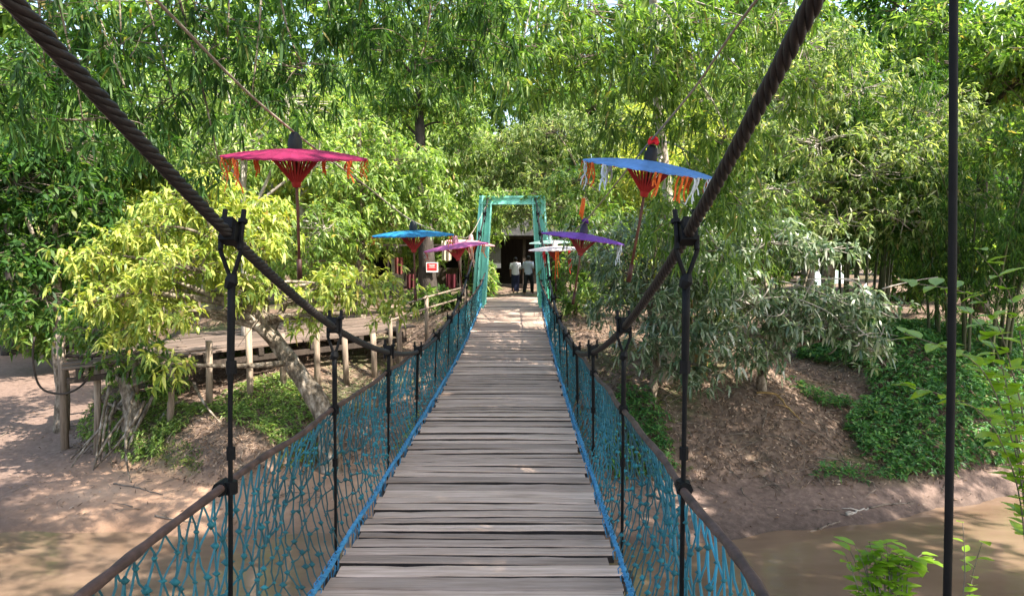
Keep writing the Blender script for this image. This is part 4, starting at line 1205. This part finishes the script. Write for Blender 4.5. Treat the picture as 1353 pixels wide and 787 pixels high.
mb = MB(); mb.box((-1.6, -1.5, .45), (3.0, .6, .9)); mb.build('counter', M['darktimber'], hut)

def goods(px, py, D, wd, ht, col, label):
    p = at(px, py, D)
    mb = MB()
    n = 9
    xs = np.linspace(-wd / 2, wd / 2, n)
    f = .05 * np.sin(np.arange(n) * 1.9)
    V = np.concatenate([np.stack([xs, f, 0 * xs], -1), np.stack([xs * .96, f * 1.6 + .02, 0 * xs - ht + .03 * np.sin(np.arange(n))], -1)])
    V = np.concatenate([V, V + [0, .012, 0]])
    Q = [[i, i + 1, n + i + 1, n + i] for i in range(n - 1)] + [[2 * n + i, 3 * n + i, 3 * n + i + 1, 2 * n + i + 1] for i in range(n - 1)]
    mb.add(V, Q)
    tag(mb.build('hanging_cloth', plain('shop_cloth', col, .8, .2, .25, 6), None, False, p), label, 'cloth', 'cloths at the market')
goods(590, 318, 25.5, .34, .7, (.62, .55, .42), 'cream cloth hung beside the dark sign trunk')
goods(543, 362, 25, .3, .5, (.12, .03, .035), 'dark red cloth hung left of the dark sign trunk')
goods(596, 362, 26, .35, .5, (.13, .025, .035), 'maroon cloth hung right of the dark sign trunk')
goods(527, 340, 26, .3, .6, (.20, .06, .05), 'brown red cloth under the teal umbrella')
pz = hz(-4.0, 26)
stl = thing('market_rack', 'thin wooden rack holding the hanging cloths left of the portal', 'rack', (-3.1, 25.8, pz))
for x in (-1.35, 0, 1.25):
    mb = MB(); mb.box((x, 0, .95), (.07, .07, 1.9)); mb.build('post', M['darktimber'], stl)
mb = MB(); mb.box((-.05, .05, 1.95), (2.9, .06, .06)); mb.build('rail', M['darktimber'], stl)

sg = at(571, 353, DT - .32)
sgn = thing('sign_box', 'small red sign with white frame fixed to the dark trunk', 'sign', sg)
mb = MB(); mb.box((0, 0, 0), (.36, .06, .30)); mb.build('frame', plain('sign_white', (.75, .72, .68)), sgn)
mb = MB(); mb.box((0, -.033, .015), (.30, .012, .22)); face = mb.build('face', plain('sign_red', (.6, .02, .025), .5), sgn)
mb = MB()
for k, (zz, ww) in enumerate(((.06, .2), (.02, .16), (-.02, .2))):
    mb.box((0, -.041, zz + .015), (ww, .004, .014))
mb.build('text_lines', plain('sign_text', (.8, .75, .7)), face)

def person(label, X, D, H, shirt, skirt, stride=0., trousers=False, seed=0):
    z = hz(X, D)
    root = thing('person', label, 'person', (X, D, z), -.35 if trousers else .15, 'people walking away beyond the portal')
    k = H / 1.7
    j = {'pel': (0, 0, .95), 'sp': (0, .01, 1.15), 'ch': (0, .01, 1.33), 'nk': (0, .01, 1.46), 'hd': (0, .02, 1.56), 'ht': (0, .015, 1.66)}
    V, E, Rr = [], [], []
    def add(p, r, par=None):
        V.append(Vector(p) * k); Rr.append(tuple(x * k for x in r))
        if par is not None: E.append((par, len(V) - 1))
        return len(V) - 1
    pel = add((0, 0, .95), (.15, .11)); sp_ = add((0, .01, 1.14), (.13, .095), pel); ch = add((0, .0, 1.33), (.155, .10), sp_)
    nk = add((0, .01, 1.455), (.055, .055), ch); hd = add((0, .025, 1.545), (.075, .088), nk); ht = add((0, .02, 1.645), (.062, .075), hd)
    for s in (-1, 1):
        sh = add((s * .17, 0, 1.385), (.058, .06), ch); el = add((s * .225, -.02 - s * stride * .1, 1.12), (.042, .044), sh)
        wr = add((s * .215, .09 + s * stride * .25, .90), (.028, .03), el); hn = add((s * .205, .13 + s * stride * .28, .825), (.034, .022), wr)
        add((s * .20, .145 + s * stride * .28, .765), (.026, .014), hn)
        add((s * .18, .165 + s * stride * .28, .83), (.012, .012), hn)
        hp = add((s * .09, 0, .88), (.09, .095), pel); kn = add((s * .095, .06 + s * stride * .45, .49), (.062, .065), hp)
        an = add((s * .095, -.03 + s * stride * .75, .085), (.038, .042), kn); ft = add((s * .105, .12 + s * stride * .75, .035), (.042, .03), an)
    me = bpy.data.meshes.new('body')
    me.from_pydata(V, E, [])
    o = bpy.data.objects.new('body', me); COL.objects.link(o)
    md = o.modifiers.new('s', 'SKIN'); ss = o.modifiers.new('u', 'SUBSURF'); ss.levels = 1
    for i, r in enumerate(Rr): me.skin_vertices[0].data[i].radius = r
    me.skin_vertices[0].data[0].use_root = True
    bpy.context.view_layer.update()
    m2 = bpy.data.meshes.new_from_object(o.evaluated_get(bpy.context.evaluated_depsgraph_get()))
    bpy.data.objects.remove(o)
    m2.materials.clear(); m2.materials.append(M['skin'])
    body = link('body', m2, root)
    def loft(rings, mat, name, n=16):
        mb = MB(); th = np.linspace(0, 2 * math.pi, n, endpoint=False)
        for q in range(len(rings) - 1):
            (c0, a0, b0_), (c1, a1, b1_) = rings[q], rings[q + 1]
            r0 = np.array(c0) + np.stack([a0 * np.cos(th), b0_ * np.sin(th), 0 * th], -1)
            r1 = np.array(c1) + np.stack([a1 * np.cos(th), b1_ * np.sin(th), 0 * th], -1)
            i = np.arange(n); jn = (i + 1) % n
            mb.add(np.concatenate([r0, r1]) * k, np.stack([i, jn, n + jn, n + i], -1))
        return mb.build(name, mat, root, True)
    sm = plain('shirt_cotton', shirt, .8, 0, .06, 8); km = plain('longyi_cotton', skirt, .85, 0, .25, 10)
    loft([((0, 0, .86), .185, .15), ((0, 0, 1.0), .18, .145), ((0, .01, 1.15), .17, .135), ((0, .01, 1.3), .2, .145), ((0, .005, 1.395), .2, .12), ((0, .01, 1.45), .085, .08)], sm, 'shirt')
    for s in (-1, 1):
        mb = MB(); mb.tube(np.array([(s * .165, 0, 1.4), (s * .20, -.008 - s * stride * .05, 1.26), (s * .225, -.02 - s * stride * .1, 1.12)]) * k, np.array([.075, .072, .066]) * k, 10)
        mb.build('sleeve', sm, root, True)
    if trousers:
        for s in (-1, 1):
            mb = MB(); mb.tube(np.array([(s * .09, 0, .93), (s * .093, .03 + s * stride * .22, .68), (s * .096, .06 + s * stride * .45, .47), (s * .096, -.02 + s * stride * .75, .09)]) * k, np.array([.125, .11, .09, .075]) * k, 10)
            mb.build('trouser_leg', km, root, True)
    else:
        loft([((0, 0, 1.0), .165, .125), ((0, 0, .85), .195, .15), ((0, .03, .5), .185, .16), ((0, .03, .1), .18, .19)], km, 'longyi')
    mb = MB(); mb.lathe([(.05, -.10), (.088, -.06), (.098, .0), (.092, .055), (.06, .092), (0, .105)], 14, np.array([0, 0, 1.575]))
    for v in mb.V: v[:, 1] = v[:, 1] * 1.1 + .0
    for v in mb.V: v *= k
    mb.build('hair', M['hair'], root, True)
    return root
M['skin'] = plain('skin', (.30, .17, .11), .6)
M['hair'] = plain('hair', (.012, .010, .010), .45)
pa, pb = at(681, 386, 31.0), at(698, 385, 30.3)
person('person in white shirt and navy longyi walking away beyond the portal', pa[0], 31.0, 1.58, (.72, .72, .74), (.022, .026, .06), .12, False)
person('person in pale blue shirt and dark trousers striding away near the right portal post', pb[0], 30.3, 1.65, (.60, .66, .78), (.02, .022, .022), .35, True)

# plants beside the path
def spiky(name, label, X, D, n, L, leaf, seed, W=.05, stem=.4, sag=.2):
    g = np.random.default_rng(seed)
    base = np.array([X, D, hz(X, D) - .03])
    root = thing(name, label, 'plant', base)
    st = MB(); cr_p, cr_a = [], []
    for k in range(n):
        a, r = g.uniform(0, 6.28), g.uniform(0, .3)
        p = np.array([math.cos(a) * r, math.sin(a) * r, 0]); t = p * 1.4 + [0, 0, stem * g.uniform(.4, 1.3)]
        st.tube([p, (p + t) / 2 + g.normal(0, .02, 3), t], [.016, .013, .011], 6)
        for q in np.linspace(.4, 1, 4):
            cr_p.append(p * (1 - q) + t * q); cr_a.append(unit(np.array([0, 0, 1.]) + g.normal(0, .2, 3)))
    st.build('stems', M['twig'], root, True)
    V, F = whorls(g, np.array(cr_p), np.array(cr_a), 9, L, W, (20, 85), sag, .55, 2)
    link('leaves', mesh('leaves', V, F, LF[leaf]), root)
spiky('strap_leaf_plant', 'arching strap leaved plant at the foot of the left portal post', -1.75, 19.0, 7, .5, 'mid', 91, .06, .5)
spiky('strap_leaf_plant', 'yellowish strap leaved plant at the foot of the right portal post', 1.55, 17.6, 6, .42, 'lime', 92, .05, .35)
spiky('path_plant', 'leafy plant on the path edge just inside the left portal post', -.85, 21.5, 8, .3, 'mid', 93, .07, 1.0)
spiky('path_plant', 'green plant further down the left path edge by the people', -.75, 25.5, 8, .32, 'lime', 94, .08, 1.2)
spiky('path_plant', 'dark plant on the right path edge behind the portal post', 1.5, 23.0, 8, .32, 'deep', 95, .08, 1.1)
spiky('strap_leaf_plant', 'green strap leaved plant right of the white umbrella ribbons', 2.1, 19.5, 8, .5, 'mid', 96, .06, .7)
spiky('path_plant', 'leafy plant below the pink umbrella left of the portal', -2.6, 20.5, 8, .4, 'mid', 97, .07, .8)

spiky('path_shrub', 'tall leafy shrub on the left of the path level with the people', -1.55, 28.5, 14, .34, 'mid', 101, .09, 1.9)
spiky('path_shrub', 'tall dark shrub on the right of the path level with the people', 1.75, 28.0, 14, .34, 'deep', 102, .09, 2.0)
# climber over the portal beam
vb = np.array([-.95, GATE + .15, hz(-.95, GATE + .15)])
make_tree('climbing_vine', 'leafy climber trailing over the top beam of the mint portal', 'vine', vb,
          [(vb, .025), (vb + [.05, .02, 1.2], .02), (vb + [.15, .0, 2.4], .018), (vb + [.4, 0, 2.95], .014), (vb + [1.6, 0, 3.0], .008)],
          [(np.array([-.72, GATE - .02, 1.45]), .18, .16, .16), (np.array([-.35, GATE - .05, 1.5]), .25, .15, .09), (np.array([.25, GATE, 1.55]), .3, .15, .08), (np.array([.7, GATE, 1.45]), .2, .16, .16), (np.array([-.3, GATE + .3, 1.2]), .15, .15, .25)],
          'lime', .11, .045, 42, 5, .08, k=6, detail=1, seed=98, twr=.006, above=True)
mb = MB()
rp = at(770, 262, 6.6)
for k in range(3):
    mb.tube([rp + [k * .008, 0, 0], rp + [-.01 + k * .01, .01, -.07], rp + [-.03 + k * .012, 0, -.15 - .02 * k]], [.008, .011, .006], 5)
tag(mb.build('hanging_ribbon', plain('orange_ribbon', ORA, .7), None, True), 'loose orange ribbon dangling below the sky blue umbrella rim', 'ribbon')

# clearing on the right: tents, bench
cl = 40.0
pav = at(1082, 345, cl)
zt = hz(pav[0], cl)
pv = thing('pavilion', 'open pavilion with pale posts in the sunny clearing', 'pavilion', (pav[0], cl, zt))
wp = plain('white_paint', (.7, .68, .66))
for x in (-1.2, 0, 1.2):
    mb = MB(); mb.tube([(x, 0, 0), (x, 0, 1.8)], .07, 8); mb.build('post', wp, pv, True)
tealm = plain('teal_roof', (.10, .2, .22), .6)
mb = MB(); mb.box((0, .8, 2.1), (3.6, 2.6, .08), np.array(Euler((R(-14), 0, 0)).to_matrix())); mb.build('roof', tealm, pv)
for i, (px_, lab) in enumerate(((1072, 'left pale domed tent on the sunny clearing floor'), (1102, 'right pale domed tent on the sunny clearing floor'))):
    p = at(px_, 352, cl - 2.0)
    mb = MB(); mb.lathe([(.62, 0), (.60, .25), (.48, .55), (.25, .75), (0, .82)], 14)
    tag(mb.build('dome_tent', plain('tent_cloth', (.34, .44, .43), .7), None, True, (p[0], cl - 2, hz(p[0], cl - 2))), lab, 'tent', 'tents in the clearing')
bp = at(1050, 372, 30); zb = hz(bp[0], 30)
bn = thing('bench', 'dark wooden bench at the edge of the sunny clearing', 'bench', (bp[0], 30, zb))
mb = MB(); mb.box((0, 0, .45), (1.6, .4, .06)); mb.build('seat', M['darktimber'], bn)
mb = MB(); mb.box((0, .2, .78), (1.6, .05, .16)); mb.build('backrest', M['darktimber'], bn)
for x in (-.7, .7):
    mb = MB(); mb.box((x, 0, .21), (.09, .36, .42)); mb.box((x, .2, .5), (.07, .05, .6)); mb.build('leg', M['darktimber'], bn)

# ------------------------------------------------------------------ ground cover, litter, grass, sticks
g = np.random.default_rng(120)
def scatter(n, x0, x1, d0, d1, keep):
    X, Dp = g.uniform(x0, x1, n), g.uniform(d0, d1, n)
    Zp = height(X, Dp)
    m = keep(X, Dp, Zp)
    return np.stack([X, Dp, Zp], -1)[m]
def gnormal(P, e=.12):
    zx = (height(P[:, 0] + e, P[:, 1]) - height(P[:, 0] - e, P[:, 1])) / (2 * e)
    zy = (height(P[:, 0], P[:, 1] + e) - height(P[:, 0], P[:, 1] - e)) / (2 * e)
    return unit(np.stack([-zx, -zy, np.ones(len(P))], -1))
P = scatter(120000, -13, 12.5, 10.2, 21, lambda X, Dp, Zp: ((Zp > -3.74) | ((Zp > -4.0) & (g.random(len(X)) < .05))) & ((np.abs(X + .1) > 1.0) | (Dp < 15)) & (g.random(len(X)) < np.clip((21.5 - Dp) / 9, .25, 1)))
N_ = gnormal(P)
rd = g.normal(0, 1, P.shape); d = unit(rd - N_ * (rd * N_).sum(1)[:, None] + N_ * g.normal(.1, .3, (len(P), 1)))
nr = unit(N_ + g.normal(0, .45, P.shape)); nr = unit(nr - d * (nr * d).sum(1)[:, None])
V, F = leaf_blades(g, P + N_ * .015, d, nr, g.uniform(.035, .11, len(P)), g.uniform(.012, .032, len(P)), g.normal(0, .12, len(P)), 1)
tag(link('leaf_litter', mesh('leaf_litter', V, F, LF['litter'])), 'dry brown fallen leaves covering the river bank', 'leaf litter', kind='stuff')

P = scatter(2400, -12, 12, 10, 18, lambda X, Dp, Zp: ((Zp > -3.75) | (g.random(len(X)) < .15)) & (Zp > -3.98) & ((np.abs(X + .1) > 1.0) | (Dp < 15)))
tb = MB()
for p in P:
    a_ = g.uniform(0, 6.28); ln = g.uniform(.08, .5)
    q = p + np.array([math.cos(a_), math.sin(a_), 0]) * ln; q[2] = hz(q[0], q[1]) + .015
    m_ = (p + q) / 2 + np.array([g.normal(0, .05), g.normal(0, .05), .03])
    tb.tube([p + [0, 0, .012], m_, q], [.006, .005, .003] if ln < .35 else [.011, .009, .005], 4, caps=False)
tag(tb.build('fallen_twigs', M['twig'], None, True), 'thin dry twigs strewn over both river banks', 'twigs', kind='stuff')

def patchy(X, Dp, f, t): return noise2(X, Dp, f) > t
P = scatter(26000, -10, 3, 11.2, 19, lambda X, Dp, Zp: (Zp > -3.62) & ((np.abs(X + .1) > 1.0) | (Dp < 15)) & patchy(X, Dp, 1.3, .12) & ((X < -1.2) | (g.random(len(X)) < .35)))
N_ = gnormal(P)
base = np.repeat(P, 5, 0)
d = unit(g.normal(0, .5, base.shape) + [0, 0, .75])
nr = g.normal(0, 1, base.shape); nr = unit(nr - d * (nr * d).sum(1)[:, None])
V, F = leaf_blades(g, base + g.normal(0, .02, base.shape) * [1, 1, 0], d, nr, g.uniform(.06, .2, len(base)), g.uniform(.010, .022, len(base)), g.uniform(.2, .8, len(base)), 1)
tag(link('grass', mesh('grass', V, F, LF['grass'])), 'patches of low sunlit grass on the left bank', 'grass', kind='stuff')

def cover(name, label, P, L, W, hgt, leaf, k=6):
    ax_ = unit(gnormal(P) * .6 + g.normal(0, .25, P.shape) + [0, 0, .5])
    P2 = P + ax_ * (g.uniform(.02, 1, (len(P), 1)) ** .7) * hgt
    V, F = whorls(g, P2, ax_, k, L, W, (50, 100), .1, .25, 1)
    tag(link(name, mesh(name, V, F, LF[leaf])), label, 'ground cover', kind='stuff')
P = scatter(15000, 4.8, 14, 11.6, 17.5, lambda X, Dp, Zp: (Zp > -3.73) & (Zp < -1.6) & (X + .55 * noise2(X, Dp, 1.3) > 6.0 + .25 * (Dp - 12)))
cover('creeping_plants', 'lush green creeping plants on the bank at the far right', P, .10, .05, .30, 'cover')
P = scatter(6500, 1.6, 6.6, 11.2, 13.8, lambda X, Dp, Zp: (Zp > -3.70) & (Zp < -2.2) & patchy(X, Dp, 1.5, -.2) & (g.random(len(X)) < .7))
cover('low_weeds', 'patchy low green weeds on the leaf strewn right bank', P, .10, .034, .24, 'cover')
P = scatter(6500, -9.5, -1.8, 11.4, 14.5, lambda X, Dp, Zp: (Zp > -3.66) & (Zp < -2.4) & patchy(X + 20, Dp, 1.2, .25))
cover('low_weeds', 'low green weeds on the left bank below the boardwalk', P, .09, .032, .16, 'lime')

def stick(label, pts, r, mat='twig', name='stick'):
    mb = MB(); q = spline(pts, 20); q += g.normal(0, r * .3, q.shape)
    mb.tube(q, np.linspace(r, r * .5, 20), 7)
    if r > .012:
        for k in (7, 12):
            e = q[k] + np.array([g.normal(0, .18), g.normal(0, .1), .06])
            mb.tube([q[k], (q[k] + e) / 2 + [0, 0, .02], e], [r * .5, r * .4, r * .25], 5)
    tag(mb.build(name, M[mat], None, True), label, 'stick', 'sticks on the banks')
def gp(px, py):
    """where a photo pixel's ray meets the ground"""
    lo = None
    for dd in np.arange(8.6, 30, .03):
        p = at(px, py, dd)
        if p[2] <= hz(p[0], dd): return p + np.array([0, 0, .02])
    return at(px, py, 20)
stick('long bent stick lying on the mud by the right water line', [gp(1062, 708), gp(1085, 699), gp(1110, 690)], .02)
stick('straight pale stick on the right bank mud beside the water', [gp(1118, 682), gp(1132, 677), gp(1146, 672)], .024, 'palebark')
stick('thin stick poking along the right shore beneath the creeping plants', [gp(1150, 672), gp(1180, 667), gp(1225, 668)], .016)
stick('thin dark stick at the foot of the weeds on the right shore', [gp(1040, 712), gp(1050, 718), gp(1062, 722)], .014)
stick('yellowish bent branch arching over the right bank litter', [gp(1000, 520), gp(1020, 528) + [0, 0, .1], gp(1045, 548) + [0, 0, .06], gp(1062, 562)], .022, 'bamboo')
stick('stick lying across the sunlit sand on the left', [gp(150, 640), gp(180, 645), gp(215, 655)], .014)
stick('short stick on the sand near the left grass tuft', [gp(205, 683), gp(235, 688), gp(262, 692)], .016)
stick('dry branch on the slope below the boardwalk posts', [gp(110, 600), gp(135, 585) + [0, 0, .1], gp(160, 570)], .02)
